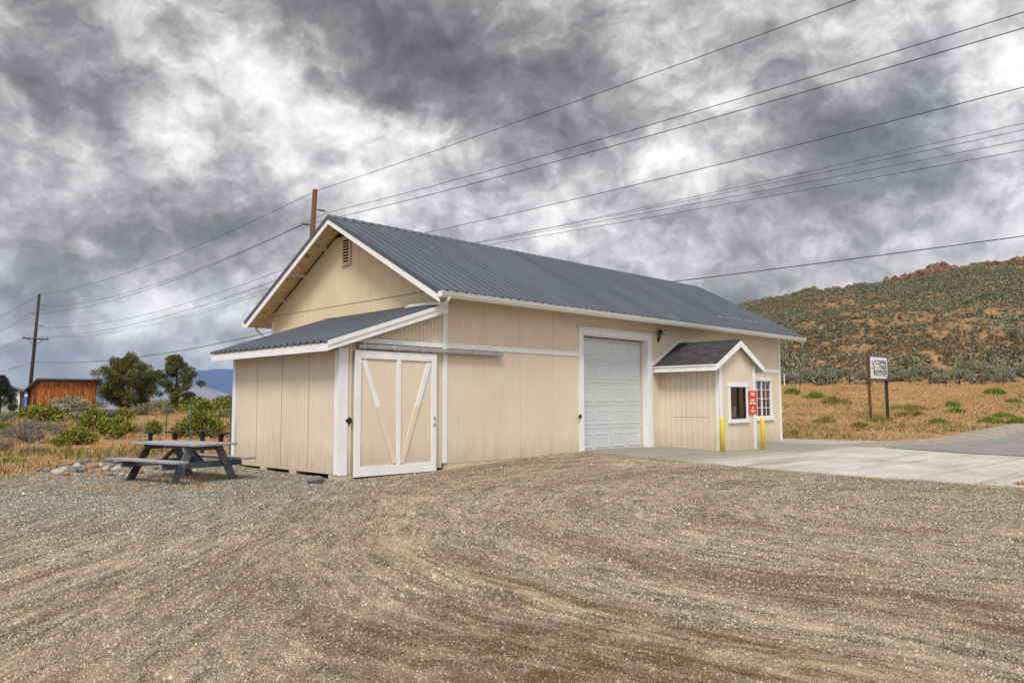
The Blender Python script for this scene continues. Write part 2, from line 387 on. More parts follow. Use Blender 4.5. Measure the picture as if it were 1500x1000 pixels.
m, t, b, co = new_mat('concrete_slab', .8, 0, .3)
n1 = t.noise(co, .5, 6, .62, .4).outputs[0]; n2 = t.noise(co, 12, 6, .7).outputs[0]
mp = t.mapping(co, (.18, 1.2, 1), (0, 0, rad(20))); n3 = t.noise(mp, 1.1, 5, .6, .5).outputs[0]
c = t.mix(t.rng(n1, .35, .65), (.41, .38, .335), (.55, .52, .465)); c = t.mix(t.rng(n2, .48, .72, 0, .45), c, (.27, .25, .225))
c = t.mix(t.rng(n3, .52, .66, 0, .75), c, (.25, .225, .195)); ty = t.noise(t.mapping(co, (.09, 2.6, 1), (0, 0, rad(-14))), 1.4, 5, .65, .3).outputs[0]; c = t.mix(t.rng(ty, .54, .66, 0, .55), c, (.22, .20, .175)); ol = t.noise(t.mapping(co, (1, 1, 1), (0, 0, 0), (2, 8, 0)), 1.1, 4, .6).outputs[0]; c = t.mix(t.rng(ol, .66, .72, 0, .6), c, (.17, .155, .135)); n4 = t.noise(t.mapping(co, (2, 2, 2), (0, 0, 0), (5, 3, 0)), 1.7, 8, .75).outputs[0]
c = t.mix(t.rng(n4, .63, .68, 0, .8), c, (.16, .13, .10))
sxx = t.n('ShaderNodeSeparateXYZ'); t.l(co, sxx.inputs[0]); wz = t.math('MULTIPLY_ADD', n1, 3.0, sxx.outputs[1]); c = t.mix(t.math('MULTIPLY', t.rng(wz, -3.2, -1.4, 0, 1, True), t.rng(sxx.outputs[0], 17.5, 15.5, .35, .85)), c, (.235, .215, .185))
t.put(b.inputs['Base Color'], c); t.l(t.bump(n2, .25, .005), b.inputs['Normal']); M['concrete'] = m
m, t, b, co = new_mat('asphalt', .85, 0, .3)
n1 = t.noise(co, 1.0, 5, .6).outputs[0]; v = t.vor(co, 60); sv = t.n('ShaderNodeSeparateColor'); t.l(v.outputs['Color'], sv.inputs[0])
c = t.mix(t.rng(n1, .3, .7), (.17, .165, .158), (.26, .252, .24)); c = t.mix(t.rng(sv.outputs[0], .6, 1, 0, .6), c, (.36, .35, .33)); n5 = t.noise(co, 9, 6, .75).outputs[0]
c = t.mix(t.rng(n5, .45, .7, 0, .5), c, (.10, .10, .105)); t.put(b.inputs['Base Color'], c); M['asphalt'] = m
m, t, b, co = new_mat('shoulder_gravel', .95, 0, .2)
v = t.vor(co, 14); sv = t.n('ShaderNodeSeparateColor'); t.l(v.outputs['Color'], sv.inputs[0]); n1 = t.noise(co, 3, 6, .7).outputs[0]
c = t.mix(.6, t.ramp(sv.outputs[0], stone_stops), t.ramp(n1, [(.3, (.14, .11, .075)), (.5, (.28, .24, .175)), (.7, (.42, .37, .29))])); t.put(b.inputs['Base Color'], c); M['shoulder'] = m
m, t, b, co = new_mat('outcrop_rock', .95, 0, .15)
n1 = t.noise(co, .5, 8, .7, .4).outputs[0]; n2 = t.noise(co, 2.2, 7, .75).outputs[0]
c = t.ramp(n1, [(.32, (.045, .026, .016)), (.46, (.17, .095, .055)), (.58, (.28, .17, .10)), (.72, (.36, .27, .18))]); c = t.mix(t.rng(n2, .5, .36, 0, .85), c, (.025, .017, .012))
t.put(b.inputs['Base Color'], c); t.l(t.bump(n2, 1, .5), b.inputs['Normal']); M['outcrop'] = m
def stone_mat(name, c):
    m, t, b, co = new_mat(name, .85, 0, .25); n1 = t.noise(co, 7, 7, .7).outputs[0]
    t.put(b.inputs['Base Color'], t.ramp(n1, [(.3, tuple(x*.5 for x in c)), (.5, c), (.7, tuple(min(1, x*1.4) for x in c))])); t.l(t.bump(n1, .5, .02), b.inputs['Normal']); return m
M['rock_grey'] = stone_mat('grey_rock', (.17, .165, .15)); M['rock_tan'] = stone_mat('tan_rock', (.30, .19, .10)); M['rock_pale'] = stone_mat('pale_rock', (.38, .36, .31)); M['rock_dark'] = stone_mat('dark_rock', (.075, .08, .095))
M['mountain'] = paint('haze_tinted_mountain', (.006, .05, .185), .95, .5, .004, 0)  # dark forest colour with the blue of distant haze put into it
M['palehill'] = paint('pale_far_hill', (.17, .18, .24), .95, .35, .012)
# foliage
M['sage'] = island_mat('sage_leaves', [(0, (.06, .065, .036)), (.35, (.16, .17, .095)), (.7, (.29, .30, .18)), (1, (.45, .45, .30))], .85, .15)
M['sage_pale'] = island_mat('pale_sage_leaves', [(0, (.09, .095, .06)), (.35, (.22, .235, .15)), (.7, (.36, .375, .26)), (1, (.54, .54, .40))], .85, .15)
M['green_bush'] = island_mat('green_leaves', [(0, (.02, .03, .008)), (.28, (.085, .12, .018)), (.62, (.23, .265, .035)), (1, (.50, .47, .08))], .75, .25)
M['dry_bush'] = island_mat('dry_twigs', [(0, (.09, .07, .055)), (.5, (.22, .19, .15)), (1, (.36, .33, .27))], .9, .1)
M['pine'] = island_mat('pine_needles', [(0, (.014, .02, .006)), (.35, (.06, .082, .018)), (.7, (.16, .18, .038)), (1, (.32, .30, .075))], .7, .15)
M['fir'] = island_mat('fir_needles', [(0, (.008, .016, .008)), (.5, (.025, .045, .02)), (1, (.07, .095, .045))], .7, .15)
M['bark'] = paint('bark', (.075, .05, .035), .95, .3, 6, .4)
M['twig'] = paint('twig', (.10, .085, .07), .95, .3, 6)
M['hillsage'] = island_mat('hill_sagebrush', [(0, (.018, .018, .011)), (.32, (.075, .078, .042)), (.62, (.22, .23, .135)), (1, (.50, .50, .34))], .9, .1, .1, (.03, (.21, .13, .07), .50, .66, .6))
M['grass'] = island_mat('dry_grass_blades', [(0, (.09, .04, .02)), (.14, (.27, .12, .045)), (.32, (.47, .24, .10)), (.52, (.58, .38, .20)), (.72, (.68, .53, .34)), (.9, (.40, .36, .12)), (1, (.82, .72, .54))], .9, .25, .1, (.30, (.55, .40, .21), .46, .60, .65))
M['grass_green'] = island_mat('green_grass_blades', [(0, (.05, .10, .015)), (.5, (.15, .25, .03)), (.85, (.30, .38, .06)), (1, (.45, .42, .14))], .85, .25)
M['grass_olive'] = island_mat('olive_grass_blades', [(0, (.10, .09, .02)), (.5, (.25, .23, .06)), (1, (.48, .40, .14))], .85, .25)

# ------------------------------------------------------------------ building
root = thing('storage_building', 'long beige building with dark ribbed metal roof, white trim and a roll-up door', 'building', ORG, math.pi/2-YAW)
def planks(mb, axis, plane, a0, a1, zb, zt, pitch, groove=.012, thick=.014, out=-1, back=.06):
    """vertical boards with real grooves; zb, zt: functions of position along the wall"""
    n = max(1, round((a1-a0)/pitch)); w = (a1-a0)/n
    def P(a, d, z): return (a, plane+d, z) if axis == 'x' else (plane+d, a, z)
    for i in range(n):
        l = a0+i*w+(groove/2 if i else 0); r = a0+(i+1)*w-(groove/2 if i < n-1 else 0)
        mb.hexa([P(l, 0, zb(l)), P(r, 0, zb(r)), P(r, out*thick, zb(r)), P(l, out*thick, zb(l)), P(l, 0, zt(l)), P(r, 0, zt(r)), P(r, out*thick, zt(r)), P(l, out*thick, zt(l))])
    mb.hexa([P(a0, -out*back, zb(a0)), P(a1, -out*back, zb(a1)), P(a1, -out*.001, zb(a1)), P(a0, -out*.001, zb(a0)), P(a0, -out*back, zt(a0)), P(a1, -out*back, zt(a1)), P(a1, -out*.001, zt(a1)), P(a0, -out*.001, zt(a0))])
K = lambda z: (lambda a: z)
L, W, TR, KS = 17.7, 8.5, 4.25, .538
EZ = 4.235                                   # eave height at t=-.6
def roofz(tt): return EZ+(min(tt, W-tt)+.6)*KS
# walls
w = MB()
for (a0, a1, z0, z1) in [(0, 5.27, .18, 4.42), (5.27, 8.5, 3.63, 4.42), (8.5, 15.42, .13, 4.42), (15.42, 16.86, .13, 1.08), (15.42, 16.86, 2.5, 4.42), (16.86, L, .13, 4.42)]:
    planks(w, 'x', 0, a0, a1, K(z0), K(z1), 1.22, .008, .012, -1, .12)
w.build('front_wall', M['siding'], root)
w = MB(); w.box(0, 5.2, -.004, .1, -.3, .18); w.box(8.5, L, -.004, .1, -.3, .13); w.box(-.05, L, W-.1, W, -.3, .2); w.box(L-.1, L-.004, .1, W-.1, -.3, .2); w.box(0, .1, .1, W-.1, -.3, .2)
w.build('foundation', M['foundation'], root)
w = MB(); planks(w, 'y', 0, .02, W, K(.2), K(4.425), 1.22, .004, .012, -1, .12)
planks(w, 'y', 0, .02, W, K(4.44), lambda a: roofz(a)-.10, W/7, .006, .02, -1, .12)
w.build('gable_wall', M['siding_gable'], root)
w = MB(); planks(w, 'y', L, .0, W, K(.2), lambda a: roofz(a)-.10, W/8, .006, .012, 1, .12); w.build('end_wall', M['siding'], root)
w = MB(); planks(w, 'x', W, 0, L, K(.2), K(4.42), 1.22, .006, .012, 1, .12); w.build('back_wall', M['siding'], root)
w = MB(); w.box(-.012, -.002, .02, W, 4.425, 4.44); w.build('seam_flashing', M['dark'], root)
# ribbed roof
S0, S1 = -.665, 18.66
def ribbed(mb, along0, along1, lo, hi, pitch, rib=.024, axis='x', thick=.012):
    """panel between low edge and high edge; ribs run up the slope. lo/hi: (other, z)"""
    prof = [0.]; hs = [0.]; n = int((along1-along0)/pitch); pitch = (along1-along0)/n
    pts = []
    for i in range(n):
        a = along0+i*pitch
        pts += [(a, 0), (a+pitch*.62, 0), (a+pitch*.67, rib), (a+pitch*.85, rib), (a+pitch*.90, 0)]
    pts.append((along1, 0))
    dv = np.array([hi[0]-lo[0], hi[1]-lo[1]]); dv /= np.linalg.norm(dv); nr = np.array([-dv[1], dv[0]]);
    if nr[1] < 0: nr = -nr
    def P(a, o, h):
        q = np.array(o)+nr*h; return (a, q[0], q[1]) if axis == 'x' else (q[0], a, q[1])
    vs = []; fs = []
    for a, h in pts: vs += [P(a, lo, h), P(a, hi, h), P(a, lo, h-thick), P(a, hi, h-thick)]
    for i in range(len(pts)-1):
        q = 4*i; fs += [(q, q+4, q+5, q+1), (q+2, q+3, q+7, q+6), (q, q+2, q+6, q+4), (q+1, q+5, q+7, q+3)]
    fs += [(0, 1, 3, 2), (len(vs)-4, len(vs)-2, len(vs)-1, len(vs)-3)]
    mb.add(vs, fs)
rm = MB(); ribbed(rm, S0, S1, (-.62, EZ+.02), (TR, EZ+.02+4.87*KS), .30, .055); ribbed(rm, S0, S1, (W+.62, EZ+.02), (TR, EZ+.02+4.87*KS), .30, .055)
roof = rm.build('roof', M['roof'], root)
ZR = EZ+4.87*KS
c = MB(); c.prism([(S0-.01, TR-.16, ZR-.16*KS+.05), (S0-.01, TR, ZR+.065), (S0-.01, TR+.16, ZR-.16*KS+.05), (S0-.01, TR+.155, ZR-.16*KS+.035), (S0-.01, TR, ZR+.045), (S0-.01, TR-.155, ZR-.16*KS+.035)], (S1-S0+.02, 0, 0)); c.build('ridge_cap', M['roof_trim'], roof)
for nm, xo, th in (('near', S0-.012, .03), ('far', S1-.02, .03)):
    for sg in (0, 1):
        def tt(v): return v if sg == 0 else W-v
        q = MB(); q.prism([(xo, tt(-.64), EZ-.085), (xo, tt(TR), ZR-.075), (xo, tt(TR), ZR+.055), (xo, tt(-.64), EZ+.045)], (th, 0, 0)); q.build('rake_trim', M['roof_trim'], roof)
        q = MB(); xo2 = xo+.012 if nm == 'near' else xo-.004
        q.prism([(xo2, tt(-.60), EZ-.25), (xo2, tt(TR), ZR-.215), (xo2, tt(TR), ZR-.075), (xo2, tt(-.62), EZ-.087)], (th, 0, 0)); q.build('rake_board', M['white'], roof)
sf = MB()
for sg in (0, 1):
    def tt(v): return v if sg == 0 else W-v
    sf.prism([(S0+.03, tt(-.58), EZ-.03), (S0+.03, tt(TR), EZ-.03+4.83*KS), (S0+.03, tt(TR), EZ-.005+4.83*KS), (S0+.03, tt(-.58), EZ-.005)], (-S0-.05, 0, 0))
sf.build('rake_soffit', M['soffit'], root)
sf = MB()
for sg in (0, 1):
    def tt(v): return v if sg == 0 else W-v
    sf.prism([(-.02, tt(-.58), EZ-.03), (-.02, tt(.0), EZ-.03+.58*KS), (-.02, tt(.0), EZ-.005+.58*KS), (-.02, tt(-.58), EZ-.005)], (L+.9, 0, 0))
sf.build('eave_soffit', M['siding'], root)
for sg in (0, 1):
    for tv in (-.45, .75, 1.95, 3.15):
        z = EZ-.03+(tv+.58)*KS; y = tv if sg == 0 else W-tv
        q = MB(); q.box(S0+.035, -.022, y-.02, y+.02, z-.10, z+.01); q.build('lookout', M['siding_gable'], root)
# gutters and downspouts
for sg in (0, 1):
    def tt(v): return v if sg == 0 else W-v
    g = MB(); g.prism([(S0-.02, tt(-.585), EZ-.13), (S0-.02, tt(-.66), EZ-.13), (S0-.02, tt(-.715), EZ-.06), (S0-.02, tt(-.715), EZ-.012), (S0-.02, tt(-.735), EZ-.012), (S0-.02, tt(-.735), EZ+.002), (S0-.02, tt(-.70), EZ+.002), (S0-.02, tt(-.70), EZ-.05), (S0-.02, tt(-.65), EZ-.115), (S0-.02, tt(-.60), EZ-.115), (S0-.02, tt(-.60), EZ+.0), (S0-.02, tt(-.585), EZ+.0)], (S1-S0+.06, 0, 0))
    g.box(S0-.024, S0-.02, min(tt(-.735), tt(-.585)), max(tt(-.735), tt(-.585)), EZ-.13, EZ+.002)
    g.build('gutter', M['gutter'], root)
d = MB(); d.tube([(-.42, -.65, EZ-.10), (-.42, -.65, EZ-.18), (-.41, -.52, EZ-.25), (-.36, .2, EZ-.20), (-.30, 1.0, EZ-.18), (-.3, 1.15, EZ-.22)], .042, 10); d.build('downspout', M['gutter'], root, True)
d = MB(); d.tube([(-.25, W+.62, EZ-.10), (-.25, W+.62, EZ-.2), (-.24, W+.35, EZ-.36), (-.2, W+.14, EZ-.46), (-.2, W+.12, .4)], .042, 10); d.build('downspout', M['gutter'], root, True)
# trim
def trim(x0, x1, y0, y1, z0, z1, nm='trim_board', mat='white', par=root, bv=.004):
    q = MB(); q.box(x0, x1, y0, y1, z0, z1); return q.build(nm, M[mat], par, False, bv)
trim(-.075, .075, -.040, -.013, .2, 4.3, 'corner_trim'); trim(-.040, -.014, W-.14, W+.01, .2, 4.25, 'corner_trim')
trim(L-.12, L+.018, -.038, -.013, .10, 4.3, 'corner_trim')
trim(-2.70, -.077, -.040, -.013, 2.97, 3.09, 'trim_band'); trim(.077, 5.058, -.036, -.013, 2.97, 3.095, 'trim_band'); trim(8.722, 9.0, -.036, -.013, 2.82, 2.96, 'trim_band'); trim(11.5, L-.122, -.036, -.013, 2.80, 2.94, 'trim_band')
# louvred gable vent
v = trim(-.045, -.022, 4.03, 4.45, 5.55, 6.33, 'vent', 'siding_gable')
q = MB(); q.box(-.052, -.0455, 4.08, 4.40, 5.60, 6.28); q.build('vent_opening', M['dark'], v)
q = MB()
for i in range(8):
    z = 5.62+i*.083; q.hexa([(-.078, 4.08, z-.012), (-.078, 4.40, z-.012), (-.053, 4.40, z+.008), (-.053, 4.08, z+.008), (-.078, 4.08, z+.006), (-.078, 4.40, z+.006), (-.053, 4.40, z+.026), (-.053, 4.08, z+.026)])
q.box(-.086, -.0455, 4.03, 4.079, 5.55, 6.33); q.box(-.086, -.0455, 4.401, 4.45, 5.55, 6.33); q.box(-.086, -.0455, 4.0795, 4.4005, 5.55, 5.585); q.box(-.086, -.0455, 4.0795, 4.4005, 6.29, 6.33)
q.build('louvre', M['siding_gable'], v)
# ---- garage door
fr = MB(); fr.box(5.06, 5.27, -.045, -.0125, .10, 3.63); fr.box(8.5, 8.72, -.045, -.0125, .10, 3.63); fr.box(5.06, 8.72, -.050, -.0125, 3.632, 3.80)
fr.box(5.0, 8.79, -.085, -.0125, 3.802, 3.85); frm = fr.build('garage_door_frame', M['white'], root, False, .005)
q = MB(); q.box(5.255, 5.268, -.012, .30, .10, 3.63); q.box(8.485, 8.4995, -.012, .30, .10, 3.604); q.box(5.27, 8.5, -.012, .12, 3.605, 3.63); q.build('door_jamb', M['white'], frm)
q = MB(); q.box(8.462, 8.4845, .19, .30, .10, 3.6); q.build('jamb_stop', M['siding_gable'], frm)
gd = MB(); gx0, gx1, gy = 5.275, 8.46, .24
hs = (3.60-.17)/5
gd.box(gx0, gx1, gy+.012, gy+.04, .17, 3.6)
gdo = gd.build('garage_door', M['doorwhite'], root, False, .004)
for i in range(5):
    pn = MB(); z0 = .17+i*hs; pn.box(gx0, gx1, gy, gy+.045, z0+.006, z0+hs-.006)
    for j in range(4):
        cw = (gx1-gx0)/4; x0 = gx0+j*cw+.09; x1 = gx0+(j+1)*cw-.09; z0 = .17+i*hs+.13; z1 = .17+(i+1)*hs-.13; y0 = gy
        a = [(x0, y0, z0), (x1, y0, z0), (x1, y0, z1), (x0, y0, z1)]; bq = [(x0+.03, y0+.016, z0+.03), (x1-.03, y0+.016, z0+.03), (x1-.03, y0+.016, z1-.03), (x0+.03, y0+.016, z1-.03)]
        e = .012
        o4 = [(x0-e, y0-.003, z0-e), (x1+e, y0-.003, z0-e), (x1+e, y0-.003, z1+e), (x0-e, y0-.003, z1+e)]
        i4 = [(x0+.02, y0-.014, z0+.02), (x1-.02, y0-.014, z0+.02), (x1-.02, y0-.014, z1-.02), (x0+.02, y0-.014, z1-.02)]
        k4 = [(x0+.05, y0-.004, z0+.05), (x1-.05, y0-.004, z0+.05), (x1-.05, y0-.004, z1-.05), (x0+.05, y0-.004, z1-.05)]
        vs = o4+i4+k4; fs = []
        for r in (0, 4):
            for k in range(4): fs.append((r+k, r+(k+1) % 4, r+4+(k+1) % 4, r+4+k))
        fs.append((8, 9, 10, 11)); pn.add(vs, fs)
    pn.build('door_section', M['doorwhite'], gdo, False, .004)
q = MB(); q.box(gx0, gx1, gy-.01, gy+.05, .115, .168); q.build('door_seal', M['black'], gdo)
q = MB(); q.box(5.02, 5.10, -.085, -.046, 1.20, 1.30); q.tube([(5.0, -.075, 1.22), (4.93, -.10, 1.21)], .02, 8); q.build('lock_box', M['black'], frm)
# ---- flood light
fl = MB(); fl.box(9.06, 9.17, -.05, -.0135, 3.62, 3.74); fl.box(9.09, 9.14, -.10, -.05, 3.70, 3.93)
fl.hexa([(9.0, -.13, 3.88), (9.27, -.13, 3.88), (9.27, -.27, 3.82), (9.0, -.27, 3.82), (9.0, -.10, 4.0), (9.27, -.10, 4.0), (9.27, -.24, 3.99), (9.0, -.24, 3.99)])
fo = fl.build('flood_light', M['black'], root, False, .006)
q = MB(); q.hexa([(9.02, -.275, 3.835), (9.25, -.275, 3.835), (9.25, -.272, 3.835), (9.02, -.272, 3.835), (9.02, -.250, 3.975), (9.25, -.250, 3.975), (9.25, -.246, 3.975), (9.02, -.246, 3.975)]); q.build('lamp_glass', M['galv'], fo)
# ---- windows
def window(axis_y, x0, x1, z0, z1, cols, rows, split, name='window', fw=.10, vinyl='white', proud=.03):
    o = MB(); y = axis_y-.014
    o.box(x0-fw, x0, y-proud, y, z0-.02, z1); o.box(x1, x1+fw, y-proud, y, z0-.02, z1); o.box(x0-fw-.05, x1+fw+.05, y-proud-.012, y, z1+.001, z1+.13); o.box(x0-fw-.05, x1+fw+.05, y-proud-.03, y, z0-.14, z0-.021)
    fro = o.build('window_frame', M['white'], root, False, .004)
    s = MB(); e = .035
    s.box(x0, x1, y+.0, y+.05, z0-.02, z0+e); s.box(x0, x1, y+.0, y+.05, z1-e, z1); s.box(x0, x0+e, y+.001, y+.051, z0+e, z1-e); s.box(x1-e, x1, y+.001, y+.051, z0+e, z1-e); s.box(split-.03, split+.03, y-.004, y+.049, z0+e, z1-e)
    s.build('sash', M[vinyl], fro)
    if cols:
        g = MB()
        for a0, a1 in ((x0+e, split-.03), (split+.03, x1-e)):
            for i in range(1, cols): xx = a0+(a1-a0)*i/cols; g.box(xx-.012, xx+.012, y+.018, y+.034, z0+e, z1-e)
            for i in range(1, rows): zz = z0+(z1-z0)*i/rows; g.box(a0, a1, y+.0185, y+.0345, zz-.012, zz+.012)
        g.build('muntin', M['white'], fro)
    g = MB(); g.add([(x0+e, y+.038, z0+e), (x1-e, y+.038, z0+e), (x1-e, y+.038, z1-e), (x0+e, y+.038, z1-e)], [(0, 1, 2, 3)]); g.build('pane', M['glass'], fro)
    r = MB(); yb = y+.9
    r.box(x0-.3, x1+.3, yb, yb+.02, z0-.4, z1+.3); r.box(x0-.32, x0-.30, y+.13, yb, z0-.4, z1+.3); r.box(x1+.30, x1+.32, y+.13, yb, z0-.4, z1+.3); r.box(x0-.3, x1+.3, y+.13, yb, z0-.42, z0-.4); r.box(x0-.3, x1+.3, y+.13, yb, z1+.3, z1+.32)
    r.build('room_lining', M['room'], fro)
    return fro
w2 = window(0, 15.42, 16.86, 1.08, 2.48, 2, 4, 16.13)
q = MB()
for i in range(28): q.box(15.46, 16.08, .10, .106, 1.12+i*.047, 1.15+i*.047)
q.build('blind', M['galv'], w2)
# ---- lean-to
LS, LE = -2.95, -3.42
def lz(s): return 4.07+s*(4.07-2.935)/3.42
lt = MB(); planks(lt, 'y', LS, 0, 4.92, K(.105), K(2.80), .117, .008, .012, -1, .06)
planks(lt, 'x', 0, LS, -2.72, K(.10), lambda a: lz(a)-.14, .117, .008, .012, -1, .06)
planks(lt, 'x', 0, -2.72, -.08, K(.10), K(2.96), .117, .008, .012, -1, .06)
planks(lt, 'x', 0, -2.72, -.08, K(3.10), lambda a: lz(a)-.12, .117, .008, .012, -1, .06)
planks(lt, 'x', 4.92, LS, -.02, K(.2), lambda a: lz(a)-.14, .117, .008, .012, 1, .06)
lean = lt.build('lean_to', M['siding_end'], root)
q = MB()
for y in (1.22, 2.44, 3.66): q.box(LS-.016, LS-.0142, y-.006, y+.006, .2, 2.76)
q.build('panel_seam', M['seam'], lean)
q = MB(); q.box(LS+.06, -.06, .1, 4.8, .15, .22); q.box(LS+.3, -.2, .3, 4.7, -.3, .02); q.build('floor_frame', M['dark'], lean)
rm = MB(); ribbed(rm, -.27, 5.32, (LE-.03, lz(LE)-.0), (-.013, lz(-.013)), .27, .045, 'y'); rm.build('lean_to_roof', M['roof'], lean)
q = MB(); q.prism([(LE+.03, -.22, lz(LE)-.045), (-.02, -.22, lz(0)-.045), (-.02, -.22, lz(0)-.016), (LE+.03, -.22, lz(LE)-.016)], (0, 5.5, 0)); q.build('sheathing', M['siding_gable'], lean)
q = MB(); q.box(LE, LE+.03, -.262, 5.30, 2.735, lz(LE)-.016); q.build('fascia', M['white'], lean, False, .004)
q = MB(); q.prism([(LE+.001, -.264, 2.735), (-.10, -.264, lz(-.1)-.225), (-.10, -.264, lz(-.1)-.018), (LE+.001, -.264, lz(LE)-.018)], (0, .03, 0)); q.build('fascia', M['white'], lean, False, .004)
q = MB(); q.prism([(LE+.001, -.282, lz(LE)-.085), (-.10, -.282, lz(-.1)-.085), (-.10, -.282, lz(-.1)+.012), (LE+.001, -.282, lz(LE)+.012)], (0, .017, 0)); q.build('fascia', M['white'], lean)
q = MB(); q.prism([(LE+.031, 5.27, 2.74), (-.03, 5.27, lz(-.03)-.21), (-.03, 5.27, lz(-.03)-.02), (LE+.031, 5.27, lz(LE)-.02)], (0, .03, 0)); q.build('fascia', M['white'], lean)
q = MB(); q.beam((-.06, -.2, lz(-.06)+.038), (-.06, 5.3, lz(-.06)+.038), .05, .006, (.33, 0, .95)); q.build('roof_flashing', M['roof_trim'], lean)
trim(LS-.040, LS-.0135, 0.0, .13, .10, 2.80, 'corner_trim', 'white', lean); trim(LS-.040, LS+.20, -.040, -.0135, .09, 2.84, 'corner_trim', 'white', lean)
trim(LS-.038, LS-.0135, 4.80, 4.96, .08, 2.80, 'corner_trim', 'white', lean)
trim(-2.72, -2.66, -.034, -.0135, .1, 2.94, 'trim_board', 'siding', lean)
for (x0, x1, y0, y1, z1) in [(LS-.02, LS+.4, -.03, .36, .088), (LS-.01, LS+.35, 1.75, 2.05, .128), (LS-.01, LS+.35, 3.15, 3.45, .128), (LS-.01, LS+.35, 4.55, 4.9, .128)]:
    q = MB(); q.box(x0, x1, y0, y1, -.3, z1); q.build('pier', M['concrete_block'], lean, False, .012)
# sliding barn door with its track
sd = MB(); sd.box(-2.62, -.34, -.095, -.06, .06, 2.80); door = sd.build('sliding_door', M['siding'], root)
q = MB(); D0, D1 = -.125, -.096
q.box(-2.63, -2.47, D0, D1, .04, 2.80); q.box(-.48, -.33, D0, D1, .04, 2.80); q.box(-2.468, -.482, D0, D1, .04, .25); q.box(-2.468, -.482, D0, D1, 2.62, 2.80); q.box(-1.50, -1.385, D0, D1, .252, 2.618)
q.build('door_rail', M['white'], door, False, .004)
for sg in (0, 1):
    q = MB(); xm = -1.4425; xt = -2.40 if sg == 0 else -.545; xb = xm-.10 if sg == 0 else xm+.10
    f = .45; A = np.array([xt, -.1075, 2.58]); Bp = np.array([xb, -.1075, .28]); Cm = A+(Bp-A)*f
    q.beam(A, Cm, .12, .022, (0, 1, 0)); q.build('door_brace', M['white'], door)
    q = MB(); q.beam(Cm+(Bp-Cm)*.002, Bp, .12, .0215, (0, 1, 0)); q.build('door_brace', M['cream'], door)
q = MB(); q.tube([(-.405, -.126, 1.10), (-.405, -.165, 1.12), (-.405, -.175, 1.2), (-.405, -.165, 1.28), (-.405, -.126, 1.30)], .014, 8); q.build('door_handle', M['black'], door)
q = MB(); q.box(-2.80, -2.64, -.05, -.035, 1.23, 1.29); q.box(-2.76, -2.69, -.075, -.05, 1.19, 1.33); q.build('door_latch', M['black'], root, False, .004)
q = MB(); q.box(-.30, -.27, -.06, -.03, -.02, .38); q.build('door_guide', M['pole_dark'], root)
tk = MB(); tk.prism([(-2.55, -.06, 2.83), (-2.55, -.155, 2.83), (-2.55, -.165, 2.85), (-2.55, -.165, 2.915), (-2.55, -.15, 2.935), (-2.55, -.06, 2.935)], (4.42, 0, 0))
tr = tk.build('door_track', M['galv'], root, False, .004)
for i in range(6):
    x = -2.42+i*.82; q = MB(); q.box(x-.02, x+.02, -.172, -.04, 2.825, 2.955); q.build('track_bracket', M['galv'], tr)
# ---- order booth
BX0, BX1, BY = 9.2, 11.42, -2.15; BC = 10.30; BKS = .8/1.5
def bz(x): return 3.60-abs(x-BC)*BKS
bt = MB(); planks(bt, 'y', BX0, BY, -.013, K(.06), K(2.86), .2, .014, .014, -1, .05)
planks(bt, 'y', BX1, BY, -.013, K(.06), K(2.86), .2, .014, .014, 1, .05)
wx0, wx1, wz0, wz1 = 9.80, 10.84, 1.12, 2.12
for a0, a1, z0, z1 in [(BX0, wx0, .06, None), (wx0, wx1, .06, wz0), (wx0, wx1, wz1, None), (wx1, BX1, .06, None)]:
    # the wall top follows the gable; split at its apex
    if a0 < BC < a1 and z1 is None:
        for u0, u1 in ((a0, BC), (BC, a1)): planks(bt, 'x', BY, u0, u1, K(z0), lambda a: bz(a)-.05, .2, .014, .014, -1, .05)
    else: planks(bt, 'x', BY, a0, a1, K(z0), (lambda a: bz(a)-.05) if z1 is None else K(z1), .2, .014, .014, -1, .05)
booth = bt.build('order_booth', M['siding_end'], root)
q = MB(); q.box(BX0-.0165, BX0-.0145, BY+.35, BY+1.75, 1.17, 1.182); q.build('panel_seam', M['seam'], booth)
rf = MB()
for sg in (-1, 1):
    n = 12
    for i in range(n):
        u0 = 1.5*(1-i/n); u1 = 1.5*(1-(i+1)/n)-.03
        u1 = max(u1, 0); z0 = 3.60-u0*BKS+.022; z1 = 3.60-u1*BKS+.008
        rf.hexa([(BC+sg*u0, -2.33, z0-.014), (BC+sg*u0, -.014, z0-.014), (BC+sg*u1, -.014, z1-.014), (BC+sg*u1, -2.33, z1-.014), (BC+sg*u0, -2.33, z0), (BC+sg*u0, -.014, z0), (BC+sg*u1, -.014, z1), (BC+sg*u1, -2.33, z1)])
rfo = rf.build('booth_roof', M['shingle'], booth)
q = MB()
for sg in (-1, 1): q.prism([(BC+sg*1.47, -2.26, bz(BC+1.47)-.035), (BC, -2.26, 3.565), (BC, -2.26, 3.595), (BC+sg*1.47, -2.26, bz(BC+1.47)-.005)], (0, 2.24, 0))
q.build('booth_sheathing', M['siding'], booth)
q = MB()
for k in range(9): q.prism([(BC-.11, -2.335+k*.258, 3.58), (BC, -2.335+k*.258, 3.64), (BC+.11, -2.335+k*.258, 3.58), (BC+.11, -2.335+k*.258, 3.567), (BC, -2.335+k*.258, 3.626), (BC-.11, -2.335+k*.258, 3.567)], (0, .25, 0))
q.build('ridge_shingle', M['shingle'], rfo)
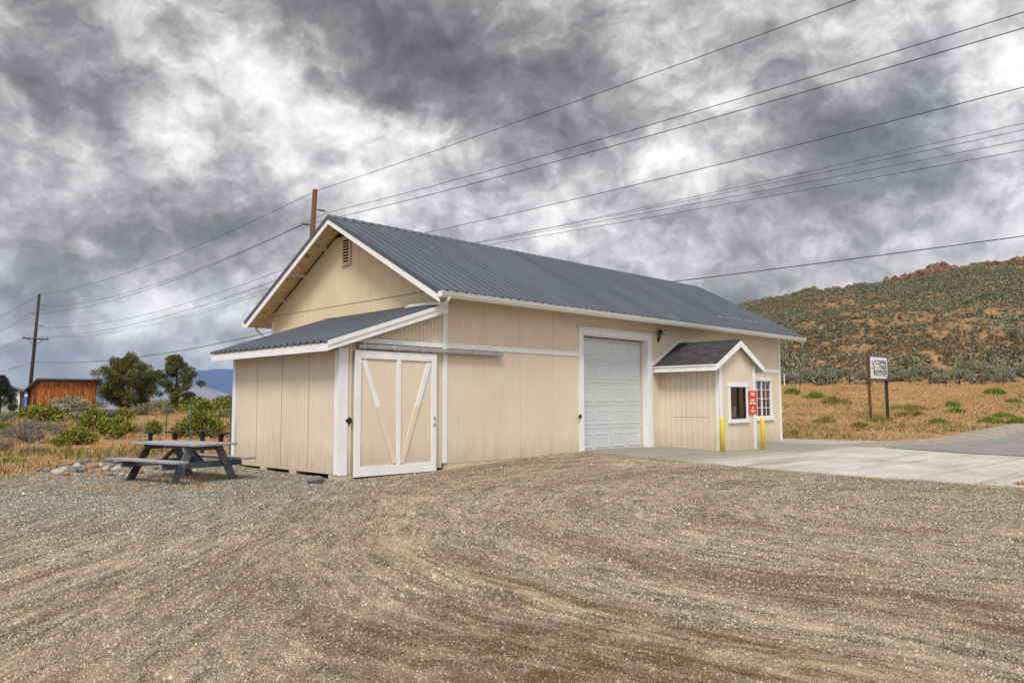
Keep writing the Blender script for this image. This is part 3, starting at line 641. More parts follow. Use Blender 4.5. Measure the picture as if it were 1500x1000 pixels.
for sg in (-1, 1):
    q = MB(); e = bz(BC+1.52); q.prism([(BC+sg*1.53, -2.335, e-.19), (BC+sg*.0, -2.335, 3.39), (BC+sg*.0, -2.335, 3.595), (BC+sg*1.53, -2.335, e-.005)], (0, .03, 0)); q.build('booth_rake_board', M['white'], booth, False, .003)
    q = MB(); xs = sorted((BC+sg*1.50, BC+sg*1.53)); q.box(xs[0], xs[1], -2.304, -.014, e-.19, e-.012); q.build('booth_fascia', M['white'], booth)
    q = MB(); xs = sorted((BC+sg*1.531, BC+sg*1.555)); q.box(xs[0], xs[1], -2.30, -.014, e-.04, e+.0); q.build('drip_edge', M['white'], booth)
q = MB(); q.prism([(BC-1.5, -.045, bz(BC-1.5)+.02), (BC, -.045, 3.64), (BC, -.045, 3.74), (BC-1.5, -.045, bz(BC-1.5)+.12)], (0, .031, 0)); q.prism([(BC+1.5, -.045, bz(BC-1.5)+.02), (BC, -.045, 3.64), (BC, -.045, 3.74), (BC+1.5, -.045, bz(BC-1.5)+.12)], (0, .031, 0)); q.build('wall_flashing', M['white'], booth)
trim(BX0-.036, BX0+.14, BY-.038, BY-.015, .06, 2.80, 'corner_trim', 'white', booth); trim(BX0-.038, BX0-.0155, BY-.0, BY+.10, .06, 2.80, 'corner_trim', 'white', booth); trim(BX1-.12, BX1+.036, BY-.038, BY-.015, .06, 2.80, 'corner_trim', 'white', booth)
w1 = window(BY, wx0+.02, wx1-.02, wz0+.01, wz1, 0, 0, 10.42, fw=.09, vinyl='black')
q = MB()
for i in range(6): q.box(10.60+i*.035, 10.63+i*.035, BY+.14+.01*(i % 2), BY+.15+.01*(i % 2), 1.55, 2.08)
q.build('blind', M['curtain'], w1)
q = MB(); q.tube([(10.30, BY+.2, 1.14), (10.30, BY+.2, 1.26), (10.30, BY+.2, 1.30), (10.30, BY+.2, 1.34)], [.035, .035, .015, .015], 10); q.box(9.8, 10.84, BY+.1, BY+.5, 1.10, 1.135); q.box(10.5, 10.62, BY+.25, BY+.35, 1.135, 1.5); q.build('counter_items', M['sign_white'], w1)
# row of small grey wedges on the lower roof
for i in range(7):
    s = 13.75+i*.46; y = .35-.0*i; z = EZ+.02+(y+.62)*KS
    q = MB(); q.hexa([(s-.03, y-.10, z-.05+.03), (s+.03, y-.10, z-.05+.03), (s+.03, y+.08, z+.043+.03), (s-.03, y+.08, z+.043+.03), (s-.03, y-.10, z+.03), (s+.03, y-.10, z+.03), (s+.03, y+.08, z+.105), (s-.03, y+.08, z+.105)]); q.build('roof_wedge', M['galv'], roof)

# ------------------------------------------------------------------ text
def text_mesh(txt, size, mat, parent, loc, sx=1., name='lettering', bold=.0):
    cu = bpy.data.curves.new(name, 'FONT'); cu.body = txt; cu.size = size; cu.align_x = 'CENTER'; cu.align_y = 'CENTER'; cu.extrude = .002; cu.offset = bold
    tmp = bpy.data.objects.new('tmp', cu); COL.objects.link(tmp); bpy.context.view_layer.update()
    me = bpy.data.meshes.new_from_object(tmp.evaluated_get(bpy.context.evaluated_depsgraph_get())); me.name = name
    bpy.data.objects.remove(tmp); bpy.data.curves.remove(cu)
    me.materials.clear(); me.materials.append(mat)
    o = link(name, me, parent, loc); o.rotation_euler = (math.pi/2, 0, 0); o.scale = (sx, 1, 1); return o
P = loc2w(11.21, BY-.045, 1.63)
sg = thing('notice_sign', 'tall red notice sign with white lettering on the booth corner beside its window', 'sign', P, math.pi/2-YAW)
q = MB(); hw, hh, r = .25, .375, .05; pts = []
for cx, cz, a0 in ((hw-r, hh-r, 0), (-hw+r, hh-r, 90), (-hw+r, -hh+r, 180), (hw-r, -hh+r, 270)):
    for k in range(5): an = rad(a0+k*22.5); pts.append((cx+r*math.cos(an), 0, cz+r*math.sin(an)))
q.prism(pts, (0, .008, 0)); q.build('sign_panel', M['red'], sg)
for tx, z, s in (('YES!', .255, .14), ('Coffee', .075, .11), ('Drive-Thru', -.025, .095), ('Is', -.17, .11), ('Open', -.27, .12)):
    text_mesh(tx, s, M['letter_white'], sg, (0, -.004, z), 1.0, bold=.004)
P = loc2w(16.30, .031, 2.0)
o = MB(); o.box(-.0, .44, 0, .006, -.18, .18); rs = o.build('window_poster', M['red']); rs.location = tuple(P); rs.rotation_euler = (0, 0, math.pi/2-YAW); tag(rs, 'small red poster hanging inside the grid window right of the booth', 'poster')

# ------------------------------------------------------------------ bollards
for i, (s, tq, zt, lb) in enumerate(((8.93, BY-.22, 1.10, 'yellow steel bollard at the booth corner under the eave'), (11.10, BY-.42, 1.08, 'yellow steel bollard in front of the grid window'))):
    P = loc2w(s, tq, 0); z0 = float(slab_z(np.array(s), np.array(tq)))
    q = MB(); q.tube([(0, 0, z0-.05), (0, 0, zt+z0-.07), (0, 0, zt+z0-.02), (0, 0, zt+z0)], [.066, .066, .055, .02], 20)
    o = q.build('bollard', M['yellow'], None, True); o.location = tuple(P); tag(o, lb, 'bollard', 'yellow bollards guarding the booth')

# ------------------------------------------------------------------ setting
def zone_mask(x, y):
    s, tq = (x-ORG[0])*LU[0]+(y-ORG[1])*LU[1], (x-ORG[0])*LW[0]+(y-ORG[1])*LW[1]
    return s, tq
APR = [(5.1, -.02), (4.55, -11.2), (4.2, -16), (12.3, -16), (13.9, -9.1), (14.4, -7.2), (15.5, -4.7), (16.1, -3.0), (20.2, -2.9), (19.4, .9), (17.8, .9), (17.8, -.02)]
YARD = [(-80, -60), (-80, 16.2), (-30, 16.6), (-14, 17.4), (-11.7, 18.3), (-11.3, 20.2), (-10.9, 22.2), (-9.5, 23.2), (-7.5, 23.6), (-4, 26), (2.5, 26), (10.5, 33.6), (14.6, 31.9), (16.6, 32.9), (20, 35.8), (29, 44.6), (50, 64), (80, 64), (80, -60)]
def inside(poly, x, y):
    x = np.asarray(x); y = np.asarray(y); r = np.zeros(x.shape, bool); n = len(poly)
    for i in range(n):
        x0, y0 = poly[i]; x1, y1 = poly[(i+1) % n]
        c = ((y0 > y) != (y1 > y)) & (x < (x1-x0)*(y-y0)/((y1-y0) or 1e-9)+x0); r ^= c
    return r
def edge_dist(poly, x, y):
    d = np.full(np.shape(x), 1e9); n = len(poly)
    for i in range(n):
        a = np.array(poly[i]); b_ = np.array(poly[(i+1) % n]); e = b_-a; L2 = e@e
        tq = np.clip(((x-a[0])*e[0]+(y-a[1])*e[1])/L2, 0, 1); d = np.minimum(d, np.hypot(x-a[0]-tq*e[0], y-a[1]-tq*e[1]))
    return d
def yard_h(x, y):
    s, t = zone_mask(np.asarray(x, float), np.asarray(y, float))
    X_, Y_ = np.asarray(x, float), np.asarray(y, float); rr_ = np.hypot(X_-7, Y_-12)+1.1*(fbm(X_*.35, Y_*.35, 2)-.4); aa_ = np.arctan2(Y_-12, 7-X_)
    rut = (fbm(rr_*2.1, aa_*1.2+5, 3)-.44)*.075*np.exp(-((rr_-9)/4.5)**2)*vsm(24, 16, Y_)
    return rut*vsm(.3, 2.5, edge_dist(APR, s, t))*np.where((s > -3.4) & (t > -1.2), .3, 1)+H(x, y, False)+.010+(fbm(np.asarray(x)*.8, np.asarray(y)*.8, 3)-.45)*.03*vsm(0, 1.5, edge_dist(YARD, x, y))*vsm(.0, 1.5, edge_dist(APR, s, t))-np.where(inside(APR, s, t), .13*vsm(.02, .5, edge_dist(APR, s, t)), 0)
def wedge(angs, rs, hf):
    A, Rr = np.meshgrid(angs, rs, indexing='ij'); x = np.sin(A)*Rr; y = np.cos(A)*Rr
    V = np.stack([x.ravel(), y.ravel(), hf(x, y).ravel()], 1); n, m_ = A.shape
    i, j = np.meshgrid(np.arange(n-1), np.arange(m_-1), indexing='ij'); q = (i*m_+j).ravel()
    return V, np.stack([q, q+1, q+m_+1, q+m_], 1)
def ground_h(x, y):
    z = H(x, y); ins = inside(YARD, x, y); return z-np.where(ins, .12*vsm(.0, .8, edge_dist(YARD, x, y)), 0)-.002
angs = np.concatenate([np.linspace(rad(-180), rad(-52), 30)[:-1], np.linspace(rad(-52), rad(-2), 170)[:-1], np.linspace(rad(-2), rad(50), 330)[:-1], np.linspace(rad(50), rad(180), 30)])
rs = np.concatenate([[0.01], np.geomspace(2, 30, 24)[:-1], np.geomspace(30, 450, 190)[:-1], np.geomspace(450, 9000, 24)])
V, Fq = wedge(angs, rs, ground_h)
tag(link('ground', np_mesh('ground', V, Fq, M['soil'], True)), kind='structure')
# gravel yard sheet: dense triangulated grid clipped to the yard outline
gx = np.concatenate([np.arange(-40, -12, .4), np.arange(-12, 13, .10), np.arange(13, 46, .4)]); gy = np.concatenate([np.arange(-16, 3.4, .4), np.arange(3.4, 19, .09), np.arange(19, 48, .3)]); GX, GY = np.meshgrid(gx, gy, indexing='ij')
GXj = GX; GYj = GY
cxx = .5*(GX[:-1, :-1]+GX[1:, 1:]); cyy = .5*(GY[:-1, :-1]+GY[1:, 1:])
keep = inside(YARD, cxx, cyy)
ii, jj = np.nonzero(keep); m_ = GX.shape[1]; q = ii*m_+jj
V = np.stack([GXj.ravel(), GYj.ravel(), yard_h(GXj, GYj).ravel()], 1); Fq = np.stack([q, q+m_, q+m_+1, q+1], 1)
used = np.unique(Fq); remap = np.zeros(len(V), int); remap[used] = np.arange(len(used))
tag(link('gravel_yard', np_mesh('gravel_yard', V[used], remap[Fq], M['gravel'], True)), kind='structure')
# concrete apron: poured slabs with real joints, one object
ap = MB()
def strip_poly(poly, zoff, up):
    """clip a local polygon into 1.5 m cells so the sheet follows the slope"""
    out = []
    def clip(pg, ax, lim, sgn):
        r = []
        for k in range(len(pg)):
            a, b_ = pg[k], pg[(k+1) % len(pg)]; ia = sgn*(a[ax]-lim) <= 0; ib = sgn*(b_[ax]-lim) <= 0
            if ia: r.append(a)
            if ia != ib:
                f = (lim-a[ax])/(b_[ax]-a[ax]); r.append((a[0]+(b_[0]-a[0])*f, a[1]+(b_[1]-a[1])*f))
        return r
    x0, x1 = min(p[0] for p in poly), max(p[0] for p in poly); y0, y1 = min(p[1] for p in poly), max(p[1] for p in poly)
    return clip, x0, x1, y0, y1
clip, x0, x1, y0, y1 = strip_poly(APR, 0, 0)
xs = [5-.9+3.05*k for k in range(7)]; ys = [-16.2+2.75*k for k in range(8)]
def rclip(pg, a, b_, c_, d_):
    for ax, lim, sg_ in ((0, a, -1), (0, b_, 1), (1, c_, -1), (1, d_, 1)):
        if pg: pg = clip(pg, ax, lim, sg_)
    return pg
for i in range(len(xs)-1):
    for j in range(len(ys)-1):
        pg = rclip(list(APR), xs[i]+.006, xs[i+1]-.006, ys[j]+.006, ys[j+1]-.006)
        if len(pg) < 3: continue
        n = len(pg); zt = [float(H(*loc2w(a, b_)[:2], False))+.030 for a, b_ in pg]
        ap.add([(a, b_, z) for (a, b_), z in zip(pg, zt)]+[(a, b_, z-.12) for (a, b_), z in zip(pg, zt)], [tuple(range(n)), tuple(range(2*n-1, n-1, -1))]+[(k, n+k, n+(k+1) % n, (k+1) % n) for k in range(n)])
o = ap.build('concrete_apron', M['concrete']); o.location = tuple(ORG); o.rotation_euler = (0, 0, math.pi/2-YAW); tag(o, kind='structure')
def sheet(name, poly, zo, mat, step=1.0):
    x0, x1 = min(p[0] for p in poly), max(p[0] for p in poly); y0, y1 = min(p[1] for p in poly), max(p[1] for p in poly); mb = MB()
    a = x0
    while a < x1:
        b_ = y0
        while b_ < y1:
            pg = rclip(list(poly), a, a+step, b_, b_+step)
            if len(pg) >= 3:
                vs = []
                for p in pg:
                    wq = loc2w(*p); vs.append((p[0], p[1], float(H(wq[0], wq[1], False))+.010+zo))
                mb.add(vs, [tuple(range(len(vs)))])
            b_ += step
        a += step
    import bmesh
    o = mb.build(name, mat); bm = bmesh.new(); bm.from_mesh(o.data); bmesh.ops.remove_doubles(bm, verts=bm.verts, dist=.002); bmesh.ops.recalc_face_normals(bm, faces=bm.faces); bm.to_mesh(o.data); bm.free()
    if o.data.polygons[0].normal.z < 0: o.data.flip_normals()
    o.location = tuple(ORG); o.rotation_euler = (0, 0, math.pi/2-YAW); return tag(o, kind='structure')
sheet('asphalt_road', [(13.9, -9.1), (14.4, -7.2), (15.5, -4.72), (16.1, -4.62), (18.4, -5.2), (22, -5.7), (31.3, -5.6), (50, -5.5), (60, -5.5), (60, -14), (12.5, -14.)], .035, M['asphalt'], 1.5)
sheet('road_shoulder', [(16.1, -3.0), (20.3, -2.95), (22.3, -3.5), (26.9, -3.8), (40, -3.7), (60, -3.7), (60, -7), (14.8, -7), (15.4, -4.5)], .020, M['shoulder'], 1.5)

# distant mountain and pale hill
def range_mesh(name, pts, Y, depth, mat, seed, rough):
    xs = np.linspace(pts[0][0], pts[-1][0], 160); px = np.interp(xs, [p[0] for p in pts], [p[1] for p in pts])
    rows = 14; V = []
    for r in range(rows):
        u = r/(rows-1)
        Yr = Y-depth*(1-u)
        for k, x in enumerate(xs):
            d = ray(x, px[k]); d = d/d[1]; top = HC+d[2]*Y
            z = -24+(top+24)*(u**1.2)+(fbm(np.array(k*.11+seed), np.array(r*.8), 4)-.47)*rough*(1 if r < rows-1 else .25)*(u+.1)
            V.append((d[0]*Y, Yr, float(z)))
    for k, x in enumerate(xs):
        d = ray(x, px[k]); d = d/d[1]; V.append((d[0]*Y, Y+depth, -24))
    V = np.array(V); n = len(xs); i, j = np.meshgrid(np.arange(rows), np.arange(n-1), indexing='ij'); q = (i*n+j).ravel()
    return tag(link(name, np_mesh(name, V, np.stack([q, q+1, q+n+1, q+n], 1), mat, True)), kind='structure')
range_mesh('mountain', [(-900, 585), (-400, 582), (-100, 580), (60, 580), (120, 579), (160, 566), (200, 552), (240, 544), (285, 542.5), (345, 543), (420, 545), (560, 552), (800, 575), (1100, 590)], 4200, 1500, M['mountain'], 3, 120)
range_mesh('hills', [(180, 590), (240, 572), (262, 562), (285, 562), (310, 569), (330, 576), (350, 584), (420, 592)], 1500, 500, M['palehill'], 9, 14)

# ------------------------------------------------------------------ vegetation builders
def leaves(n, cen, spread, ln, wd, upbias=.3, flat=1., seed=0, jit=.35, outw=.6):
    """n small quads round clump centres"""
    r = np.random.default_rng(seed); cen = np.asarray(cen, float); k = r.integers(0, len(cen), n)
    d = r.normal(size=(n, 3)); d /= np.linalg.norm(d, axis=1)[:, None]
    sp = np.asarray(spread, float); sp = sp[k] if sp.ndim else np.full(n, float(sp))
    rr = r.random(n)**.45; p = cen[k]+d*(sp*rr)[:, None]*np.array([1, 1, flat])
    ax = d*outw+r.normal(size=(n, 3))*jit+np.array([0, 0, upbias]); ax /= np.linalg.norm(ax, axis=1)[:, None]
    sd = np.cross(ax, r.normal(size=(n, 3))); sd /= np.linalg.norm(sd, axis=1)[:, None]+1e-9
    l = ln*(.6+.8*r.random(n))[:, None]; w_ = wd*(.6+.8*r.random(n))[:, None]
    V = np.stack([p-sd*w_*.35, p+ax*l*.5-sd*w_*.5, p+ax*l, p+ax*l*.5+sd*w_*.5], 1).reshape(-1, 3)
    V[:, 2] = np.maximum(V[:, 2], -.02)
    return V, np.arange(4*n).reshape(-1, 4)
def dome(nc, w_, h_, r, inner=.35):
    c = []
    for i in range(nc):
        a = r.random()*2*math.pi; e = math.acos(1-r.random()*.95); q = inner+(1-inner)*r.random()**.5
        c.append((math.cos(a)*math.sin(e)*w_*q, math.sin(a)*math.sin(e)*w_*q, (.18+.82*math.cos(e)*q)*h_*.85))
    return np.array(c)
BUSH = {}
def bush_proto(kind, v, n=1500):
    r = np.random.default_rng(100+v*7+hash(kind) % 5 if False else 100+v*7+len(kind))
    if kind == 'sagebrush': c = dome(26, .42, .62, r); V, Fq = leaves(n, c, .15, .085, .030, .35, .8, v, .4); mat = M['sage']
    elif kind == 'pale_sagebrush': c = dome(24, .42, .62, r); V, Fq = leaves(n, c, .15, .09, .030, .4, .8, v+20, .4); mat = M['sage_pale']
    elif kind == 'green_shrub': c = dome(30, .40, .66, r); V, Fq = leaves(n, c, .14, .10, .034, .75, 1.0, v+40, .4); mat = M['green_bush']
    else: c = dome(26, .42, .62, r); V, Fq = leaves(n, c, .17, .16, .012, .7, .9, v+60, .45); mat = M['dry_bush']
    st = MB()
    for i in range(11):
        q = c[r.integers(0, len(c))]; st.tube([(0, 0, -.05), (q[0]*.45, q[1]*.45, q[2]*.5), tuple(q)], [.02, .012, .006], 5)
    return np_mesh(kind, V, Fq, mat), st.mesh('stem')
for kd in ('sagebrush', 'pale_sagebrush', 'green_shrub', 'dry_shrub'):
    BUSH[kd] = [bush_proto(kd, v) for v in range(3)]
    for a, b_ in BUSH[kd]: b_.materials.append(M['twig'])
def bush(kind, P, w_, h_, label, group):
    a, b_ = BUSH[kind][random.randrange(3)]
    o = link(kind, a, None, P); o.scale = (w_/.95, w_/.95*random.uniform(.85, 1.15), h_/.70); o.rotation_euler = (0, 0, random.random()*6.28)
    tag(o, label, 'bush', group); s = link('stem', b_, o); return o
LB = {'sagebrush': 'grey-green sagebrush', 'pale_sagebrush': 'pale silvery sagebrush', 'green_shrub': 'bushy dark green shrub', 'dry_shrub': 'bare grey-brown twiggy shrub'}
GL = 'shrubs in the dry field left of the building'
BL = [  # base px, base py, width px, height px, kind, label
 (99, 606, 44, 25, 'pale_sagebrush', 'large silvery sagebrush in front of the rust-red shed'), (140, 594, 34, 11, 'pale_sagebrush', 'low silvery sagebrush at the right foot of the rust-red shed'),
 (190, 592, 30, 11, 'pale_sagebrush', 'low silvery sagebrush under the dense round pine'), (236, 592, 42, 15, 'pale_sagebrush', 'wide silvery sagebrush under the sparse pine'),
 (60, 620, 60, 24, 'green_shrub', 'wide olive green shrub below the shed door'), (110, 617, 27, 12, 'pale_sagebrush', 'small pale sagebrush beside the olive shrub below the shed'),
 (20, 613, 24, 11, 'sagebrush', 'small grey-green sagebrush below the grey house'), (40, 650, 50, 32, 'dry_shrub', 'large bare grey twiggy shrub at the left of the field'),
 (6, 634, 26, 15, 'green_shrub', 'small green shrub at the left edge of the photo'), (137, 631, 34, 31, 'green_shrub', 'bright green upright shrub below the dark stone heap'),
 (170, 643, 46, 29, 'green_shrub', 'round dark green shrub above the rock border'), (112, 651, 46, 22, 'green_shrub', 'low green shrub beside the bare grey twiggy shrub'), (88, 655, 26, 14, 'green_shrub', 'small low green shrub in the grass above the rocks'),
 (183, 614, 28, 15, 'green_shrub', 'small green shrub right of the dark stone heap'), (210, 608, 32, 17, 'sagebrush', 'grey-green sagebrush between the stone heap and green post'),
 (225, 638, 22, 20, 'green_shrub', 'yellow-green shrub left of the first green post'), (301, 640, 70, 36, 'green_shrub', 'large green shrub behind the picnic table'),
 (290, 606, 50, 21, 'green_shrub', 'green shrub on the rise behind the large green shrub'), (245, 607, 18, 11, 'sagebrush', 'little sagebrush at the first green post'),
 (322, 603, 34, 19, 'green_shrub', 'dark green shrub next to the lean-to corner'), (268, 588, 30, 12, 'sagebrush', 'grey-green sagebrush below the sparse pine'), (290, 586, 24, 10, 'pale_sagebrush', 'silvery sagebrush in front of the pale far hill'),
 (334, 584, 24, 17, 'green_shrub', 'dark green shrub in front of the blue mountain'), (312, 589, 24, 13, 'sagebrush', 'greyish sagebrush on the skyline beside the lean-to'), (330, 612, 28, 13, 'sagebrush', 'grey sagebrush between green shrubs at the lean-to'),
 (8, 660, 26, 14, 'dry_shrub', 'dry straw-coloured shrub at the left edge'), (160, 620, 20, 9, 'sagebrush', 'small sagebrush below the dark stone heap'), (70, 600, 30, 8, 'sagebrush', 'low sagebrush in front of the shed door'), (35, 628, 20, 8, 'sagebrush', 'small sagebrush above the bare twiggy shrub'), (210, 652, 20, 8, 'dry_shrub', 'thin dry shrub left of the picnic table'),
 (20, 640, 34, 15, 'sagebrush', 'grey-green sagebrush left of the large bare twiggy shrub'), (75, 633, 34, 14, 'sagebrush', 'grey-green sagebrush right of the large bare twiggy shrub'), (88, 640, 26, 12, 'dry_shrub', 'pale dry shrub between two green shrubs'), (125, 604, 30, 10, 'sagebrush', 'low sagebrush right of the large silvery sagebrush'),
 (5, 618, 30, 12, 'sagebrush', 'sagebrush under the dark conifer'), (200, 600, 34, 11, 'pale_sagebrush', 'silvery sagebrush between the two pines and the stone heap'), (258, 600, 36, 14, 'green_shrub', 'low green shrub left of the green post rise'), (340, 600, 30, 18, 'green_shrub', 'dark green shrub half hidden behind the lean-to'), (196, 634, 22, 10, 'dry_shrub', 'straw-coloured shrub right of the round dark green shrub'), (262, 640, 26, 16, 'green_shrub', 'small green shrub between the two green posts'), (52, 664, 30, 9, 'dry_shrub', 'flat dry shrub in the pale grass'), (130, 648, 20, 12, 'green_shrub', 'small bright shrub under the upright one')]
for px, py, wp, hp, kd, lb in BL:
    P = at(px, py); k = P[1]/F; bush(kd, P, wp*k*1.22, hp*k*1.22, lb, GL)

# row of sagebrush along the fence and biggest shrubs on the foot of the hill
r_ = random.Random(5)
HB = 'sagebrush at the foot of the hill'
for i in range(64):
    px = 1145+i*5.75+r_.uniform(-3, 3); P = at_d(px, 76.5+r_.uniform(-1, 5)); bush('pale_sagebrush' if r_.random() < .6 else 'sagebrush', P, r_.uniform(.9, 1.9), r_.uniform(.7, 1.35), 'grey-green sagebrush crowding the fence line at the foot of the hill', HB)
P = at(1328, 541); bush('sagebrush', P, 2.4, 2.0, 'big round bush on the hillside right of the signboard', HB); P = at(1490, 498); bush('sagebrush', P, 2.8, 2.2, 'big bush high on the hillside at the right edge', HB)
# sagebrush cover of the hill: uncountable
def small_bush(seed):
    r = np.random.default_rng(seed); c = dome(9, .42, .55, r); V, Fq = leaves(44, c, .20, .28, .15, .4, .8, seed, .4); return V
SB = [small_bush(300+i) for i in range(8)]
Vs = []; nb = 0; r = np.random.default_rng(77)
NH = 105000; Yc = 74+ (r.random(NH)**.75)*190; Qc = .2+r.random(NH)*.62
Xc = Qc*Yc; dens = fbm(Xc*.045+11, Yc*.045, 4)+.35*fbm(Xc*.2, Yc*.2, 2)
acc = r.random(NH) < np.clip(.52+(dens-.60)*2.6, .16, .85)*np.clip(Yc/170, .4, 1)
Xc, Yc = Xc[acc], Yc[acc]; Zc = H(Xc, Yc)
for x, y, z in zip(Xc, Yc, Zc):
    v = SB[r.integers(0, 8)]; a = r.random()*6.28; s = r.uniform(.4, 1.12)*(1+.35*(r.random() < .12)); c_, s_ = math.cos(a)*s, math.sin(a)*s
    Vs.append(np.stack([v[:, 0]*c_-v[:, 1]*s_+x, v[:, 0]*s_+v[:, 1]*c_+y, v[:, 2]*s*r.uniform(.8, 1.2)+z-.05], 1))
V = np.concatenate(Vs); print('hill bushes', len(Vs), len(V)//4)
tag(link('sagebrush_cover', np_mesh('sagebrush_cover', V, np.arange(len(V)).reshape(-1, 4), M['hillsage'])), 'grey-green sagebrush covering the hillside', 'sagebrush', None, 'stuff')

# dry grass
def blades(Px, Py, Pz, hgt, wd, per, seed, lean=.5):
    r = np.random.default_rng(seed); n = len(Px)*per; k = np.repeat(np.arange(len(Px)), per)
    a = r.random(n)*6.28; off = r.normal(size=(n, 2))*wd*2.2; x = Px[k]+off[:, 0]; y = Py[k]+off[:, 1]; z = Pz[k]
    hh_ = hgt[k]*(.5+.8*r.random(n)); l = lean*hh_*(r.random(n)*.9+.1); la = r.random(n)*6.28; w_ = wd*(.6+.8*r.random(n))
    b0 = np.stack([x-np.cos(a)*w_, y-np.sin(a)*w_, z-.02], 1); b1 = np.stack([x+np.cos(a)*w_, y+np.sin(a)*w_, z-.02], 1); tp = np.stack([x+np.cos(la)*l, y+np.sin(la)*l, z+hh_], 1)
    return np.stack([b0, b1, tp], 1).reshape(-1, 3)
r = np.random.default_rng(5); GV = []
N = 40000; py_ = 16.8+(r.random(N)**1.6)*70; qq = r.uniform(-.85, -.22, N); px_ = qq*py_
s_, t_ = zone_mask(px_, py_); kk = (~inside(YARD, px_, py_)) & ((s_ < -3.2) | (t_ > 9)); kk &= (fbm(px_*.5, py_*.5, 3) > .30)
px_, py_ = px_[kk], py_[kk]; GV.append(blades(px_, py_, H(px_, py_), .10+.22*r.random(len(px_))*(.4+1.2*fbm(px_*.3, py_*.3, 2)), .012+.0005*0, 5, 1) if False else blades(px_, py_, H(px_, py_), .03+.13*r.random(len(px_))**1.5+.12*np.clip(fbm(px_*.3,py_*.3,2)-.5,0,1), .016, 5, 1, .9))
N = 34000; py_ = 30+(r.random(N)**1.0)*46; qq = r.uniform(.24, .86, N); px_ = qq*py_; s_, t_ = zone_mask(px_, py_)
kk = (~inside(YARD, px_, py_)) & (fbm(px_*.35, py_*.35, 3) > .28); px_, py_ = px_[kk], py_[kk]; kk2 = r.random(len(px_)) < np.clip((py_-30)/9, .35, 1); px_, py_ = px_[kk2], py_[kk2]; GV.append(blades(px_, py_, H(px_, py_), .03+.15*r.random(len(px_))**1.5+.2*np.clip(fbm(px_*.2,py_*.2,2)-.5,0,1), .026, 5, 2, .9))
# weeds creeping into the gravel edge and round the table
ex = []; ey = []
for cx, cy, rr, n in ((-7.0, 17.0, .75, 90), (-7.6, 15.3, .9, 50), (-6.1, 15.2, .5, 26), (-10.6, 18.0, 1.0, 90), (-12, 17.2, 1.5, 160), (-9.9, 22.3, 1.0, 140), (-8.4, 22.6, 1.0, 120), (-13.5, 16.9, 2, 160), (-18, 16.2, 3, 180), (-5.4, 19.9, .5, 40)):
    ex.append(cx+r.normal(size=n)*rr*.6); ey.append(cy+r.normal(size=n)*rr*.45)
ex = np.concatenate(ex); ey = np.concatenate(ey); GV.append(blades(ex, ey, np.array(yard_h(ex, ey)), .03+.07*r.random(len(ex)), .010, 6, 3, .9))
V = np.concatenate(GV); GV2 = []
N = 26000; py_ = 18+(r.random(N)**1.4)*62; qq = np.where(r.random(N) < .5, r.uniform(-.85, -.22, N), r.uniform(.24, .86, N)); px_ = qq*py_; s_, t_ = zone_mask(px_, py_)
kk = (~inside(YARD, px_, py_)) & ((s_ < -3.2) | (t_ > 9) | (s_ > 19)) & (fbm(px_*.22+40, py_*.3+9, 4)+.0 > .55); px_, py_ = px_[kk], py_[kk]; GV2.append(blades(px_, py_, H(px_, py_), .08+.22*r.random(len(px_)), np.clip(py_*.0005, .014, .03).mean(), 4, 6, .7))
V2 = np.concatenate(GV2); tag(link('green_grass', np_mesh('green_grass', V2, np.arange(len(V2)).reshape(-1, 3), M['grass_olive'])), 'patches of olive and yellow-green grass among the dry grass', 'grass', None, 'stuff'); print('grass', len(V)//3)
tag(link('dry_grass', np_mesh('dry_grass', V, np.arange(len(V)).reshape(-1, 3), M['grass'])), 'orange-tan dry grass of the open fields', 'grass', None, 'stuff')
def tuft(P, w_, h_, label, mat, n=220, seed=0, nm='grass_tuft', group=None):
    r = np.random.default_rng(seed); d = r.normal(size=(n, 2))*w_*.23; cc = r.normal(size=(9, 2))*w_*.24*np.array([1, .6]); d = cc[r.integers(0, 9, n)]+r.normal(size=(n, 2))*w_*.075; q = np.exp(-(d**2).sum(1)/(w_*.45)**2)*r.uniform(.35, 1.15, n)
    V = blades(d[:, 0], d[:, 1], np.zeros(n), h_*(.35+.65*q), .014*max(1, P[1]/22), 4, seed, .6)
    o = link(nm, np_mesh(nm, V, np.arange(len(V)).reshape(-1, 3), mat), None, P); return tag(o, label, 'grass tuft', group)
GT = 'green grass tufts in the field right of the building'
